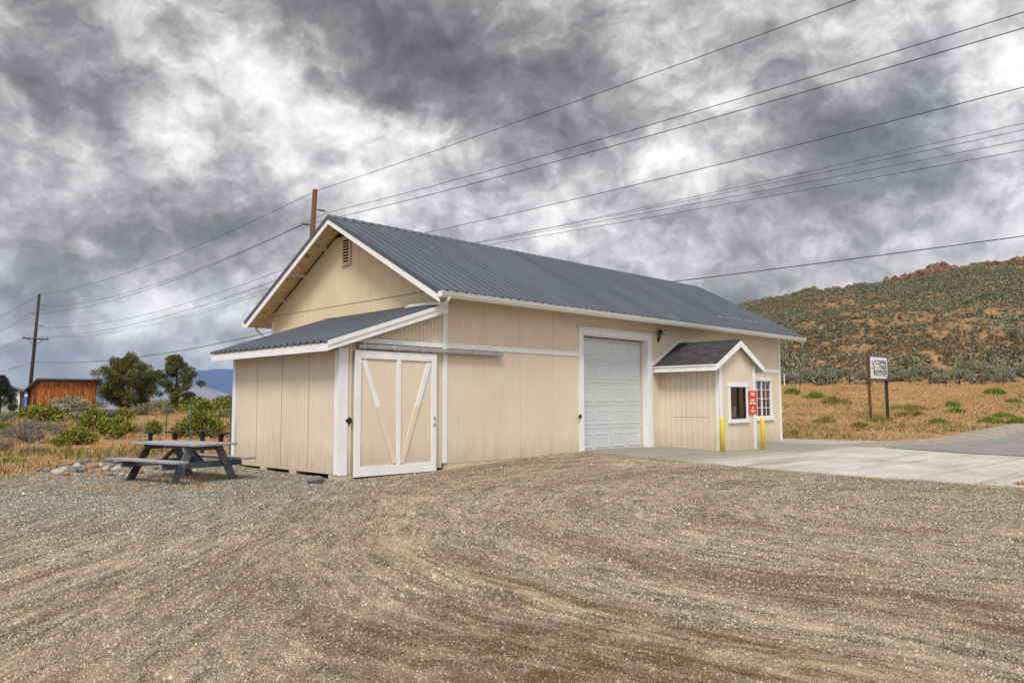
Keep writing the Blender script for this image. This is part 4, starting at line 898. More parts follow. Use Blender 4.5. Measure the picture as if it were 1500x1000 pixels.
for i, (px, py, wp, hp, lb, g) in enumerate([(1375, 622, 26, 9, 'green grass tuft in the bare dirt right of the signboard', 1), (1452, 621, 36, 9, 'wide green grass tuft near the road edge', 1), (1492, 622, 30, 10, 'green grass tuft at the right edge of the photo', 1), (1455, 577, 34, 8, 'far bright green grass patch near the fence', 1), (1395, 596, 22, 8, 'dark green grass tuft in the middle of the right field', 1), (1400, 605, 24, 7, 'green grass tuft below the dark mid-field tuft', 1), (1484, 590, 20, 6, 'small dark green tuft high in the right field', 1), (1333, 609, 40, 8, 'yellow-green grass patch right of the signboard posts', 2), (1293, 619, 34, 9, 'olive grass between and below the signboard posts', 2), (1330, 600, 60, 7, 'long olive grass strip behind the signboard', 2), (1210, 620, 26, 9, 'olive grass tuft in front of the building end', 2), (1260, 626, 24, 8, 'olive grass tuft left of the signboard', 2), (1195, 583, 30, 8, 'green grass patch beside the white fence post', 1), (1162, 577, 24, 8, 'green tuft beyond the building corner', 1), (1470, 612, 30, 7, 'green grass behind the road-edge tufts', 1), (1225, 592, 40, 12, 'straw-green tall grass in the middle of the right field', 2), (1163, 637, 12, 6, 'tiny olive tuft beside the apron', 2)]):
    P = at(px, py); k = P[1]/F; tuft(P, wp*k, hp*k*1.1, lb, M['grass_green'] if g == 1 else M['grass_olive'], 420, i, 'grass_tuft', GT)
P = at(1492, 716); tuft((9.6, 14.75, .03), .42, .13, 'dry brown weed on the corner of the concrete apron', M['grass'], 120, 50, 'weed')
for i, (px, py, wp, hp, lb) in enumerate([(25, 678, 56, 9, 'green grass patch above the gravel at the left edge'), (108, 670, 18, 6, 'small green tuft above the rock border'), (95, 665, 26, 6, 'faint green grass beside the small tuft')]):
    P = at(px, py); k = P[1]/F; tuft(P, wp*k, hp*k, lb, M['grass_green'] if i < 2 else M['grass_olive'], 200, 30+i, 'grass_tuft', 'green grass in the left field')

# loose gravel over the yard: low faceted stones, finer near the camera where they can be seen
r = np.random.default_rng(9); GV = []
hull = np.array([(1, 0, 0), (0, 1, 0), (-1, 0, 0), (0, -1, 0), (0, 0, 1)], float); hf4 = np.array([(0, 1, 4), (1, 2, 4), (2, 3, 4), (3, 0, 4)])
for y0, y1, n_, s0, s1 in ((3.7, 6.2, 75000, .0045, .013), (6.2, 9.5, 85000, .006, .016), (9.5, 14, 75000, .009, .019), (14, 22, 55000, .012, .024), (22, 34, 12000, .015, .028)):
    y_ = np.sqrt(r.random(n_)*(y1**2-y0**2)+y0**2); x_ = r.uniform(-.76, .76, n_)*y_; s_, t_ = zone_mask(x_, y_)
    clump = fbm(x_*1.7, y_*1.7, 3); kk = inside(YARD, x_, y_) & ~((s_ > -2.95) & (t_ > -.03) & (s_ < 17.8)) & ~((s_ > 13.6) & (t_ < -4.3)) & (r.random(n_) < .45+1.1*clump)
    ina = inside(APR, s_, t_); ed = edge_dist(APR, s_, t_); kk &= ~ina | (r.random(n_) < .55*np.exp(-ed/.22))
    x_, y_, ina = x_[kk], y_[kk], ina[kk]; m_ = len(x_); sz = (s0+(s1-s0)*r.random(m_)**2.6)*.88*(1+1.1*(r.random(m_) < .012))
    V = hull[None]*sz[:, None, None]*(1+.8*(r.random((m_, 5, 1))-.5))+r.normal(size=(m_, 5, 3))*sz[:, None, None]*np.array([.25, .25, .05])
    V[:, :4, 2] = -.3*sz[:, None]; an = r.random(m_)*6.28; ca, sa = np.cos(an)[:, None], np.sin(an)[:, None]; zz = np.where(ina, H(x_, y_, False)+.031, yard_h(x_, y_))+sz*.05
    GV.append(np.stack([V[:, :, 0]*ca-V[:, :, 1]*sa*.75+x_[:, None], V[:, :, 0]*sa+V[:, :, 1]*ca*.75+y_[:, None], V[:, :, 2]*.95+zz[:, None]], 2))
V = np.concatenate(GV); N = len(V); print('stones', N)
Fq = (hf4[None]+(np.arange(N)*5)[:, None, None]).reshape(-1, 3)
tag(link('gravel', np_mesh('gravel', V.reshape(-1, 3), Fq, M['stones'])), 'loose grey and tan gravel stones on the yard', 'gravel', None, 'stuff')

# ------------------------------------------------------------------ rocks
import bmesh
def rock_mesh(name, seed, mat, sub=3, amp=.22):
    bm = bmesh.new(); bmesh.ops.create_icosphere(bm, subdivisions=sub, radius=1); r = np.random.default_rng(seed); o = r.random(3)*50
    pl = [(lambda d, h: (d/np.linalg.norm(d), h))(r.normal(size=3), r.uniform(.72, .95)) for _ in range(7)]
    for v in bm.verts:
        p = np.array(v.co); n_ = float(fbm(np.array(p[0]*1.3+o[0]+p[2]), np.array(p[1]*1.3+o[1]-p[2]), 4))-.47; p = p*(1+amp*2*n_)
        for d, h in pl:
            e = p@d-h
            if e > 0: p = p-d*e*.85
        v.co = p
    me = bpy.data.meshes.new(name); bm.to_mesh(me); bm.free(); me.materials.append(mat); me.shade_smooth(); return me
RM = {k: [rock_mesh('rock', i*10+j, M[k]) for j in range(3)] for i, k in enumerate(('rock_grey', 'rock_tan', 'rock_pale'))}
RL = {'rock_grey': 'rounded grey rock in the low rock border beside the picnic table', 'rock_tan': 'tan brown rock in the low rock border beside the picnic table', 'rock_pale': 'pale whitish rock in the low rock border beside the picnic table'}
rk = random.Random(3)
ROCKS = [(58, 691, 10, 'rock_grey'), (69, 692, 14, 'rock_grey'), (79, 693, 10, 'rock_pale'), (86, 695, 16, 'rock_pale'), (94, 690, 12, 'rock_pale'), (97, 697, 10, 'rock_tan'), (102, 688, 12, 'rock_grey'), (108, 692, 15, 'rock_grey'), (113, 686, 14, 'rock_pale'), (122, 692, 13, 'rock_grey'), (116, 681, 13, 'rock_grey'), (126, 678, 14, 'rock_grey'), (131, 686, 11, 'rock_tan'), (132, 694, 10, 'rock_tan'), (139, 686, 12, 'rock_tan'), (145, 692, 11, 'rock_tan'), (148, 684, 10, 'rock_pale'), (155, 690, 12, 'rock_pale'), (159, 677, 15, 'rock_grey'), (159, 697, 11, 'rock_tan'), (165, 685, 11, 'rock_grey'), (172, 690, 16, 'rock_pale'), (172, 679, 12, 'rock_grey'), (182, 692, 10, 'rock_tan'), (186, 687, 12, 'rock_pale'), (197, 690, 10, 'rock_grey'), (205, 694, 10, 'rock_tan'), (216, 681, 18, 'rock_pale'), (228, 688, 10, 'rock_grey'), (152, 671, 12, 'rock_grey'), (163, 671, 15, 'rock_grey'), (140, 677, 10, 'rock_tan'), (90, 684, 9, 'rock_grey'), (104, 681, 8, 'rock_tan'), (178, 697, 8, 'rock_pale'), (149, 700, 7, 'rock_tan')]
for px, py, wp, kd in ROCKS:
    P = at(px, py); k = P[1]/F; s = wp*k*.52; o = link('rock', rk.choice(RM[kd]), None, (P[0], P[1], float(yard_h(P[0], P[1]))+s*.25)); o.scale = (s, s*rk.uniform(.75, 1), s*rk.uniform(.6, .8)); o.rotation_euler = (rk.uniform(-.3, .3), rk.uniform(-.3, .3), rk.random()*6.28)
    tag(o, RL[kd], 'rock', RL[kd].split(' rock')[0]+' rocks of the border')
P = at(462, 708); o = link('boulder', RM['rock_grey'][1], None, (P[0], P[1], .06)); o.scale = (.19, .13, .10); o.rotation_euler = (0, .1, .5); tag(o, 'single smooth grey boulder at the foot of the lean-to wall', 'rock')
P = at(660, 690); o = link('boulder', RM['rock_tan'][1], None, (P[0]+.1, P[1]-.25, .03)); o.scale = (.09, .07, .06); tag(o, 'fist-sized brown stone by the foundation right of the barn door', 'rock')
# dark stone heap in the field
P = at(158, 613); k = P[1]/F; mb_v = []; heap = thing('stone_heap', 'dark heap of broken stones in the field before the pines', 'stone heap', P)
for i in range(16):
    s = rk.uniform(.10, .2)*1.6; o = link('stone', RM['rock_grey'][rk.randrange(3)].copy(), heap, (rk.uniform(-.45, .45), rk.uniform(-.3, .3), rk.uniform(.05, .42))); o.data.materials[0] = M['rock_dark']; o.scale = (s, s, s*.8); o.rotation_euler = (rk.random(), rk.random(), rk.random()*6)
# rock outcrops on the ridge: one jagged mass each
def outcrop(pxs, Y, label, seed):
    r = np.random.default_rng(seed); bm_v = []; bm_f = []
    for px, pt, wpx in pxs:
        d = ray(px, pt); d = d/d[1]; Pq = CAM+d*Y; gz_ = float(H(Pq[0], Pq[1])); w_ = wpx*Y/F*.5; hgt_ = max(1.5, Pq[2]-gz_+1.5)
        bm = bmesh.new(); bmesh.ops.create_icosphere(bm, subdivisions=4, radius=1); o = r.random(2)*99
        for v in bm.verts:
            p = np.array(v.co); a = float(fbm(np.array(p[0]*2.2+o[0]+p[2]*1.3), np.array(p[1]*2.2+o[1]-p[2]*1.7), 5)); p = p*(.62+.78*a); p[2] = math.copysign(abs(p[2])**.7, p[2])
            # stepped ledges
            p[2] = p[2]*.6+.4*math.floor(p[2]*4)/4; v.co = (p[0]*w_, p[1]*w_*.8, p[2]*hgt_)
        off = len(bm_v); bm.verts.index_update(); bm_v += [(v.co.x+Pq[0], v.co.y+Pq[1], v.co.z+gz_-.3) for v in bm.verts]; bm_f += [tuple(off+q.index for q in f.verts) for f in bm.faces]; bm.free()
    me = bpy.data.meshes.new('rock_outcrop'); me.from_pydata(bm_v, [], bm_f); me.materials.append(M['outcrop']); tag(link('rock_outcrop', me), label, 'rock outcrop', 'rock outcrops on the ridge of the hill')
outcrop([(1352, 398, 26), (1366, 392, 26), (1380, 389, 24), (1394, 393, 22), (1410, 398, 22), (1340, 403, 20), (1372, 398, 40)], 250, 'tallest jagged brown rock outcrop on the ridge', 1)
outcrop([(1180, 428, 16), (1192, 425, 20), (1203, 428, 14)], 250, 'low dark rock outcrop on the left part of the ridge', 2)
outcrop([(1458, 389, 22), (1475, 387, 22), (1488, 381, 22), (1500, 381, 22), (1512, 384, 22)], 250, 'rock outcrop on the ridge at the right edge', 3)
outcrop([(1255, 420, 14), (1266, 419, 12), (1243, 422, 10)], 250, 'small rock knob midway along the ridge', 4)
outcrop([(1300, 411, 12), (1312, 409, 16), (1325, 406, 14)], 250, 'low broken rocks on the ridge just left of the tallest outcrop', 6)
outcrop([(1420, 398, 14), (1434, 395, 16), (1446, 392, 12)], 250, 'low rocks on the ridge between the two big outcrops', 7)
outcrop([(1215, 425, 16), (1224, 424, 16)], 250, 'two small rocks on the ridge right of the low dark outcrop', 8)
outcrop([(1096, 447, 16), (1106, 445, 16)], 250, 'dark rocks on the ridge where it meets the roof', 9)
outcrop([(1128, 441, 12), (1140, 438, 12), (1150, 436, 10)], 250, 'row of low stones on the ridge just above the roof', 5)

# ------------------------------------------------------------------ trees
def pine(P, Ht, spread, label, sparse, seed):
    r = np.random.default_rng(seed); rt = thing('pine_tree', label, 'tree', P, 0, 'pine trees beside the shed')
    tk = MB(); top = Ht*.93; bend = r.normal(size=2)*.12
    tk.tube([(0, 0, -.2), (bend[0]*.5, bend[1]*.5, Ht*.35), (bend[0], bend[1], Ht*.7), (bend[0]*1.2, bend[1]*1.2, top)], [.17, .14, .08, .03], 8)
    cen = []; sp = []
    nl = 46 if not sparse else 24
    for i in range(nl):
        u = (i+.5)/nl; z = Ht*(.10+.82*u) if not sparse else Ht*(.14+.80*u); a = i*2.4+r.normal()*.4
        prof = (math.sin(min(1, (u*.92+.12))*math.pi)**.62) if not sparse else (1-u)**.6*.9+.28
        ln = spread*prof*r.uniform(.72, 1.08) if not sparse else spread*prof*r.uniform(.5, 1.1)
        e = np.array([math.cos(a)*ln+bend[0], math.sin(a)*ln+bend[1], z+ln*.18])
        tk.tube([(bend[0]*u, bend[1]*u, z-.1), tuple((e*.55)+np.array([0, 0, z*.45-.05])), tuple(e)], [.05, .03, .012], 5)
        for k in range(5 if not sparse else 3):
            f = r.uniform(.35, 1.02); q = np.array([bend[0]*u, bend[1]*u, z])*(1-f)+e*f+r.normal(size=3)*.16; cen.append(q); sp.append(r.uniform(.26, .48) if not sparse else r.uniform(.22, .40))
    cen.append((bend[0]*1.2, bend[1]*1.2, top)); sp.append(.3)
    tk.build('trunk', M['bark'], rt, True)
    n = 60000 if not sparse else 20000
    V, Fq = leaves(n, cen, np.array(sp)*(1.15 if not sparse else 1.05), .17, .055, .35, .75, seed, .5, .7); link('crown', np_mesh('crown', V, Fq, M['pine']), rt)
P = at_d(187, 72); pine((P[0], P[1], P[2]-.1), 5.4, 3.1, 'broad dense round-crowned pine right of the rust-red shed', False, 1)
P = at_d(259, 74); pine((P[0], P[1], P[2]-.1), 5.55, 2.0, 'sparse open-branched pine with gaps, right of the dense pine', True, 4)
# conifer at the left edge
P = at_d(0, 60); rt = thing('fir_tree', 'dark conifer at the left edge in front of the grey house', 'tree', P); r = np.random.default_rng(8); tk = MB(); tk.tube([(0, 0, -.2), (0, 0, 2.6)], [.1, .02], 8); tk.build('trunk', M['bark'], rt)
cen = []; sp = []
for i in range(70):
    u = r.random()**.8; a = r.random()*6.28; rr = (1-u)**.75*1.45*r.uniform(.5, 1)+.05; cen.append((math.cos(a)*rr, math.sin(a)*rr, .2+u*2.55)); sp.append(.22)
V, Fq = leaves(9000, cen, .27, .16, .05, .2, .7, 9, .5); link('crown', np_mesh('crown', V, Fq, M['fir']), rt)

# ------------------------------------------------------------------ far buildings
def frame_at(px, Y, rz): P = at_d(px, Y); return P, rz
P = at_d(59, 68); sh = thing('shed', 'rust-red board shed with a flat slanting dark roof', 'shed', (P[0], P[1], P[2]-.1), rad(44))
q = MB(); q.hexa([(0, 0, -.3), (4.45, 0, -.3), (4.45, 4.2, -.3), (0, 4.2, -.3), (0, 0, 2.85), (4.45, 0, 2.85), (4.45, 4.2, 1.95), (0, 4.2, 1.95)]); sb = q.build('wall', M['rust'], sh)
q = MB()
for i in range(17): q.box(.03+i*.26, .25+i*.26, -.025, -.002, .02, 2.8)
q.build('board_siding', M['rust'], sb)
q = MB(); q.box(-.03, -.002, 1.2, 2.5, .05, 1.95); dr = q.build('door', M['pole_rust'], sh); q = MB(); q.box(-.045, -.031, 1.3, 2.4, .95, 1.08); q.build('door_batten', M['pole_dark'], dr)
q = MB(); q.hexa([(-.45, -.45, 2.98), (4.85, -.45, 2.98), (4.85, 4.8, 1.85), (-.45, 4.8, 1.85), (-.45, -.45, 3.10), (4.85, -.45, 3.10), (4.85, 4.8, 1.97), (-.45, 4.8, 1.97)])
ro = q.build('shed_roof', M['roof_trim'], sh)
q = MB()
for i in range(18): q.hexa([(-.4+i*.29, -.46, 3.102), (-.32+i*.29, -.46, 3.102), (-.32+i*.29, 4.8, 1.972), (-.4+i*.29, 4.8, 1.972), (-.4+i*.29, -.46, 3.14), (-.32+i*.29, -.46, 3.14), (-.32+i*.29, 4.8, 2.01), (-.4+i*.29, 4.8, 2.01)])
q.build('roof_rib', M['galv'], ro)
P = at_d(27, 70); hs_ = thing('house', 'grey house with a dark sloping roof behind the conifer', 'house', (P[0], P[1], P[2]-.15), rad(26))
q = MB(); q.prism([(-6, 0, 0), (-.1, 0, 0), (-.1, 0, 1.95), (-3, 0, 3.1), (-6, 0, 1.95)], (0, 5, 0)); q.build('wall', M['greyhouse'], hs_)
q = MB(); q.box(-.12, .10, -.12, .02, 0, 1.98); q.build('corner_post', M['white'], hs_)
q = MB(); q.hexa([(-3, -.5, 3.16), (.75, -.5, 1.80), (.75, 5.4, 1.80), (-3, 5.4, 3.16), (-3, -.5, 3.28), (.75, -.5, 1.92), (.75, 5.4, 1.92), (-3, 5.4, 3.28)]); q.hexa([(-6.8, -.5, 1.80), (-3.001, -.5, 3.16), (-3.001, 5.4, 3.16), (-6.8, 5.4, 1.80), (-6.8, -.5, 1.92), (-3.001, -.5, 3.28), (-3.001, 5.4, 3.28), (-6.8, 5.4, 1.92)]); q.build('house_roof', M['roof_trim'], hs_)
q = MB(); q.box(-1.0, -.5, -.03, -.002, .35, 1.5); q.build('window', M['galv'], hs_)
P = at_d(36, 92); bl = thing('outbuilding', 'small bright blue outbuilding with a white roof edge between the grey house and the shed', 'outbuilding', (P[0], P[1], P[2]-.1), 0)
q = MB(); q.box(-.75, 1.1, 0, 2, -.2, 1.72); q.build('wall', M['blue'], bl); q = MB(); q.box(-.85, 1.2, -.1, 2.1, 1.721, 1.86); q.build('outbuilding_roof', M['sign_white'], bl)
P = at(78, 601); q = MB(); q.box(-.05, .05, -.05, .05, -.1, .62); o = q.build('marker_post', M['paintwhite_post']); o.location = tuple(P); tag(o, 'short white marker post beside the large silvery sagebrush', 'post')

# ------------------------------------------------------------------ picnic table
TA = math.atan2(-.57, .82); pt = thing('picnic_table', 'weathered grey wooden picnic table with attached benches', 'picnic table', (-7.12, 16.95, .0), TA)
LT = 1.22
q = MB()
for i in range(5): y = -.40+i*.2; q.box(-LT, LT, y-.094, y+.094, .765, .81)
q.build('tabletop', M['table_grey'], pt, False, .006)
for sgn in (-1, 1):
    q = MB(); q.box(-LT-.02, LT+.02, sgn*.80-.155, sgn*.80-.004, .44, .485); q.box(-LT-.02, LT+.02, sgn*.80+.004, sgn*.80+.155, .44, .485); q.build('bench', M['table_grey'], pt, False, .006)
for xx in (-.80, .80):
    for sgn in (-1, 1):
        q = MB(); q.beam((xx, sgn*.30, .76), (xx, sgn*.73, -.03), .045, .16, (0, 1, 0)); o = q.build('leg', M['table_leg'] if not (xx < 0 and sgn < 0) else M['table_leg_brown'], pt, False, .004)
        if xx < 0 and sgn < 0: o['label'] = 'dark brown bare wood leg'
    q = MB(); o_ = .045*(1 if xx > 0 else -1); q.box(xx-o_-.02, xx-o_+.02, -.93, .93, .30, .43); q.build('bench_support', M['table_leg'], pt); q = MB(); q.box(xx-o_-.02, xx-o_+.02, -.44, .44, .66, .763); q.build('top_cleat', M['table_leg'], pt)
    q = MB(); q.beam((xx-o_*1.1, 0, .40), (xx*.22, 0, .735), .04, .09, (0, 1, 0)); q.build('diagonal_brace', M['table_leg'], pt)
q = MB(); q.box(-.02, .02, -.42, .42, .69, .763); q.build('top_cleat', M['table_grey'], pt)

# pedestal stools / tables behind it
ST = None
for i, (px, Y, wd, hh_, lb) in enumerate([(222, 23.6, .20, .60, 'dark pedestal stool at the left end of the row behind the picnic table'), (258, 23.4, .30, .62, 'dark pedestal stool behind the left half of the picnic table top'), (298, 23.2, .25, .66, 'dark pedestal stool behind the right half of the picnic table top'), (325, 21.6, .26, .70, 'dark pedestal stool nearest the lean-to corner')]):
    P = at_d(px, Y); rt = thing('pedestal_stool', lb, 'stool', P, 0, 'dark pedestal stools behind the picnic table')
    q = MB(); q.tube([(0, 0, hh_), (0, 0, hh_+.045)], [wd, wd], 20); q.build('stool_seat', M['stoolsteel'], rt); q = MB(); q.tube([(0, 0, -.2), (0, 0, hh_)], .065, 10); q.build('pedestal', M['stoolsteel'], rt)
for i, (px, py, hpx, lb) in enumerate([(243, 641, 42, 'thin green metal post at the left behind the picnic table'), (278, 655, 64, 'green metal post rising behind the middle of the picnic table'), (336.5, 683, 86, 'green metal post beside the lean-to corner')]):
    P = at(px, py); hh_ = hpx*P[1]/F; q = MB(); q.box(-.022, .022, -.006, .006, -.2, hh_); q.box(-.006, .006, .006, .03, -.2, hh_)
    for k in range(int(hh_/.12)): q.box(-.012, .012, -.014, -.006, .1+k*.12, .12+k*.12)
    o = q.build('metal_post', M['tpost']); o.location = tuple(P); tag(o, lb, 'post', 'green metal posts behind the picnic table')

# ------------------------------------------------------------------ road sign
P1s = at(1276, 617); Y1 = P1s[1]; P2s = at_d(1299.5, Y1+1.5); k = Y1/F; print('sign', P1s, P2s)
hL = float((HC+(ray(1271.5, 518)/ray(1271.5, 518)[1])[2]*Y1)-P1s[2]); dirx = P2s-P1s
sgn_ = thing('signboard', 'white black-lettered signboard on two wooden posts in the dry field', 'sign', P1s, math.atan2(dirx[1], dirx[0]))
Wd = float(np.hypot(dirx[0], dirx[1])); z2 = float(P2s[2]-P1s[2])
z0s = float(HC+(ray(1276, 553.5)/ray(1276, 553.5)[1])[2]*Y1-P1s[2]); z1s = float(HC+(ray(1276, 521.5)/ray(1276, 521.5)[1])[2]*Y1-P1s[2])
q = MB(); q.beam((0, 0, -.2), (-.13, 0, hL), .12, .12, (0, 1, 0)); q.build('post', M['pole_rust'], sgn_)
q = MB(); q.beam((Wd, 0, z2-.2), (Wd, 0, z0s+.1), .14, .14, (0, 1, 0)); q.build('post', M['pole_dark'], sgn_)
q = MB(); q.box(.02, Wd+.09, -.06, -.0, z0s, z1s); pn_ = q.build('sign_panel', M['sign_white'], sgn_)
q = MB(); q.box(-.1, Wd+.15, -.085, -.061, z0s-.09, z0s-.001); q.box(-.1, Wd+.15, -.085, -.061, z1s+.001, z1s+.09); q.box(-.1, .019, -.085, -.061, z0s, z1s); q.box(Wd+.091, Wd+.15, -.085, -.061, z0s, z1s); q.build('sign_frame', M['table_leg'], sgn_)
hS = z1s-z0s; cx = Wd*.62
def sign_text(tx, cx, zc, hgt, wid, mt='sign_ink'):
    o = text_mesh(tx, 1, M[mt], sgn_, (cx, -.064, z0s+zc*hS), 1, bold=.03); d_ = o.data; xs_ = [v.co.x for v in d_.vertices]; ys_ = [v.co.y for v in d_.vertices]
    sx = wid/(max(xs_)-min(xs_)); sy = hgt/(max(ys_)-min(ys_)); mx_, my_ = (max(xs_)+min(xs_))/2, (max(ys_)+min(ys_))/2
    for v in d_.vertices: v.co.x = (v.co.x-mx_)*sx; v.co.y = (v.co.y-my_)*sy
sign_text('COFFEE', Wd*.66, .74, hS*.20, Wd*.66); sign_text('TREE', Wd*.76, .51, hS*.19, Wd*.46); sign_text('EXPRESS', Wd*.63, .29, hS*.19, Wd*.76); sign_text('DRIVE THRU', Wd*.63, .135, hS*.065, Wd*.76)
q = MB(); y = -.068
for pts, rr in (([(.22, .12), (.20, .3), (.23, .45), (.17, .62), (.14, .80)], .030), ([(.23, .45), (.34, .56), (.40, .50), (.50, .44)], .020), ([(.2, .4), (.1, .5), (.07, .42)], .018), ([(.17, .62), (.27, .74), (.25, .86)], .020), ([(.17, .62), (.08, .7), (.08, .8)], .016), ([(.22, .2), (.12, .3)], .016)):
    q.tube([(a*Wd+.04, y, z0s+b_*hS) for a, b_ in pts], rr*Wd*.36, 6)
q.build('tree_emblem', M['sign_plum'], sgn_)

# ------------------------------------------------------------------ right fence
fe = thing('field_fence', 'wire fence on dark posts along the foot of the sagebrush hill', 'fence', (0, 0, 0))
fp = []
for px, hp, mt in [(1100, 14, 'f'), (1124, 14, 'f'), (1150, 17, 'w'), (1174, 14, 'f'), (1199, 13, 'f'), (1225, 13, 'f'), (1246, 15, 'f'), (1272, 12, 'f'), (1302, 12, 'f'), (1334, 12, 'f'), (1364, 17, 'f'), (1387, 12, 'f'), (1407, 18, 'f'), (1440, 13, 'f'), (1472, 13, 'f'), (1505, 14, 'f'), (1540, 14, 'f'), (1580, 14, 'f')]:
    P = at_d(px, 74.2+.6*math.sin(px)); h_ = hp*P[1]/F; q = MB(); q.tube([tuple(P-np.array([0, 0, .3])), tuple(P+np.array([0, 0, h_]))], [.075, .065] if hp > 14 else [.045, .04], 8); q.build('fence_post', M['paintwhite_post'] if mt == 'w' else M['fencewood'], fe); fp.append(P)
for zz in (.35, .65, .92):
    q = MB(); q.tube([tuple(p+np.array([0, -.06, zz])) for p in fp], .007, 4); q.build('fence_wire', M['wire_light'], fe)

# ------------------------------------------------------------------ utility poles and lines
PB = [np.array([-87.5, 120.2, -.6]), np.array([-49.4, 80.7, 1.1]), np.array([-10.62, 41.3, .7]), np.array([28.2, 1.9, 0.])]
lean = [np.array([.5, 0]), np.array([.62, 0]), np.array([.55, 0]), np.array([.3, 0])]
dl = (PB[2]-PB[1])[:2]; dl /= np.linalg.norm(dl); nrm = np.array([-dl[1], dl[0]])   # across the line, away to the right-far side
TOP = [12.6, 13.25, 13.2, 13.2]
def pole_pt(i, z, off=0):
    f = (z-PB[i][2])/(TOP[i]-PB[i][2]); b_ = PB[i]; l = lean[i]*(f-1)
    return np.array([b_[0]+l[0]+nrm[0]*off, b_[1]+l[1]+nrm[1]*off, z])
def utility_pole(i, mat, label, cross):
    rt = thing('utility_pole', label, 'utility pole', PB[i], 0, 'wooden utility poles of the power line'); bz_ = PB[i]
    q = MB(); q.tube([pole_pt(i, z)-bz_ for z in (bz_[2]-.5, 6, TOP[i])], [.19, .165, .13], 14); q.build('pole', mat, rt, True)
    for z, off in ((12.15, .75), (11.25, -.75), (9.95, .72)):
        a = pole_pt(i, z-.02)-bz_; e = pole_pt(i, z, off)-bz_; q = MB(); q.tube([a, a+(e-a)*.9], .03, 6)
        for k in range(5): c0 = a+(e-a)*(.42+.1*k); q.tube([c0-(e-a)*.025, c0+(e-a)*.025], .07, 8)
        q.tube([a+(e-a)*.9, e, e-np.array([0, 0, .16])], .022, 6); q.build('insulator', M['insul'], rt)
    if cross:
        zc = 8.55; a = pole_pt(i, zc, -1.2)-bz_; e = pole_pt(i, zc, 1.2)-bz_; sh_ = np.array([dl[0], dl[1], 0])*.2
        q = MB(); q.beam(a+sh_, e+sh_, .11, .13); ca_ = q.build('crossarm', M['pole_dark'], rt)
        q = MB()
        for o in (-1.1, -.55, .55, 1.1): c0 = pole_pt(i, zc, o)-bz_+sh_; q.tube([c0+np.array([0, 0, .06]), c0+np.array([0, 0, .2])], [.03, .045], 8)
        q.build('pin_insulator', M['insul'], ca_)
        q = MB()
        for o in (-.7, .7): q.beam(pole_pt(i, zc-.75)-bz_+sh_, pole_pt(i, zc-.06, o)-bz_+sh_, .03, .05)
        q.build('crossarm_brace', M['pole_dark'], rt)
    return rt
utility_pole(1, M['pole_dark'], 'dark leaning utility pole with a crossarm behind the rust-red shed', True)
utility_pole(2, M['pole_rust'], 'reddish brown utility pole rising behind the roof peak', True)
def span(A, B, sag, n=26): return [A+(B-A)*u-np.array([0, 0, 4*sag*u*(1-u)]) for u in np.linspace(0, 1, n)]
def line(zs, offs, sags, rad_, label, mat='wire', zP3=None):
    pts = []; A = [pole_pt(i, zs[i]-(.16 if abs(offs[i]) > .3 and zs[i] > 9 else 0), offs[i]) for i in range(4)]
    for i in range(3): pts += span(A[i], A[i+1], sags[i])[(1 if i else 0):]
    q = MB(); q.tube(pts, rad_, 5); o = q.build('power_line', M[mat]); return tag(o, label, 'power line', 'overhead power lines')
g = lambda a, b_, c_, d_: [a, b_, c_, d_]
line(g(12.5, 13.15, 13.1, 13.1), [.0]*4, (.6, .9, .35), .013, 'topmost overhead wire running over the pole tops')
line(g(11.2, 12.1, 12.2, 11.85), [.75]*4, (.8, 1.1, .6), .013, 'second overhead wire, carried on the right-hand upper insulators')
line(g(10.4, 11.25, 11.25, 10.75), [-.75]*4, (.8, 1.1, .6), .013, 'third overhead wire, carried on the left-hand insulators')
line(g(9.3, 9.95, 9.95, 10.16), [.72]*4, (.8, 1.1, .6), .012, 'fourth overhead wire on the lower right-hand insulators')
for k, (o, w4) in enumerate(((1.1, 'uppermost'), (.55, 'second'), (-.55, 'third'), (-1.1, 'lowest'))):
    line(g(8.1, 8.75, (9.05, 8.85, 8.65, 8.45)[k], (9.0, 8.45, 7.62, 7.1)[k]), [o]*4, (.8, 1.0, .42), .008, w4+' of the four thin crossarm wires crossing the dark clouds', 'wire_light')
pts = span(pole_pt(0, 5.6, .16), pole_pt(1, 6.2, .16), .5)+span(pole_pt(1, 6.2, .16), pole_pt(2, 6.0, .16), .8)[1:]+span(pole_pt(2, 6.0, .16), np.array([30.3, 30., 9.5]), .25)[1:]
q = MB(); q.tube(pts, .021, 5); o = q.build('power_line', M['wire']); tag(o, 'thick low communication cable leaving the ridge toward the hill', 'power line', 'overhead power lines')

# ------------------------------------------------------------------ air
HZ = .00009
if HZ > 0:
    q = MB(); q.box(-7000, 7000, -1500, 7000, -40, 420); hm = bpy.data.materials.new('haze_air'); hm.use_nodes = True; ht = NT(hm.node_tree)
    hm.node_tree.nodes.remove(hm.node_tree.nodes['Principled BSDF']); pv = ht.n('ShaderNodeVolumePrincipled'); pv.inputs['Color'].default_value = (.62, .76, 1, 1); pv.inputs['Density'].default_value = HZ; pv.inputs['Anisotropy'].default_value = 0
    ht.l(pv.outputs[0], hm.node_tree.nodes['Material Output'].inputs['Volume']); hz = q.build('haze', hm); tag(hz, kind='stuff')
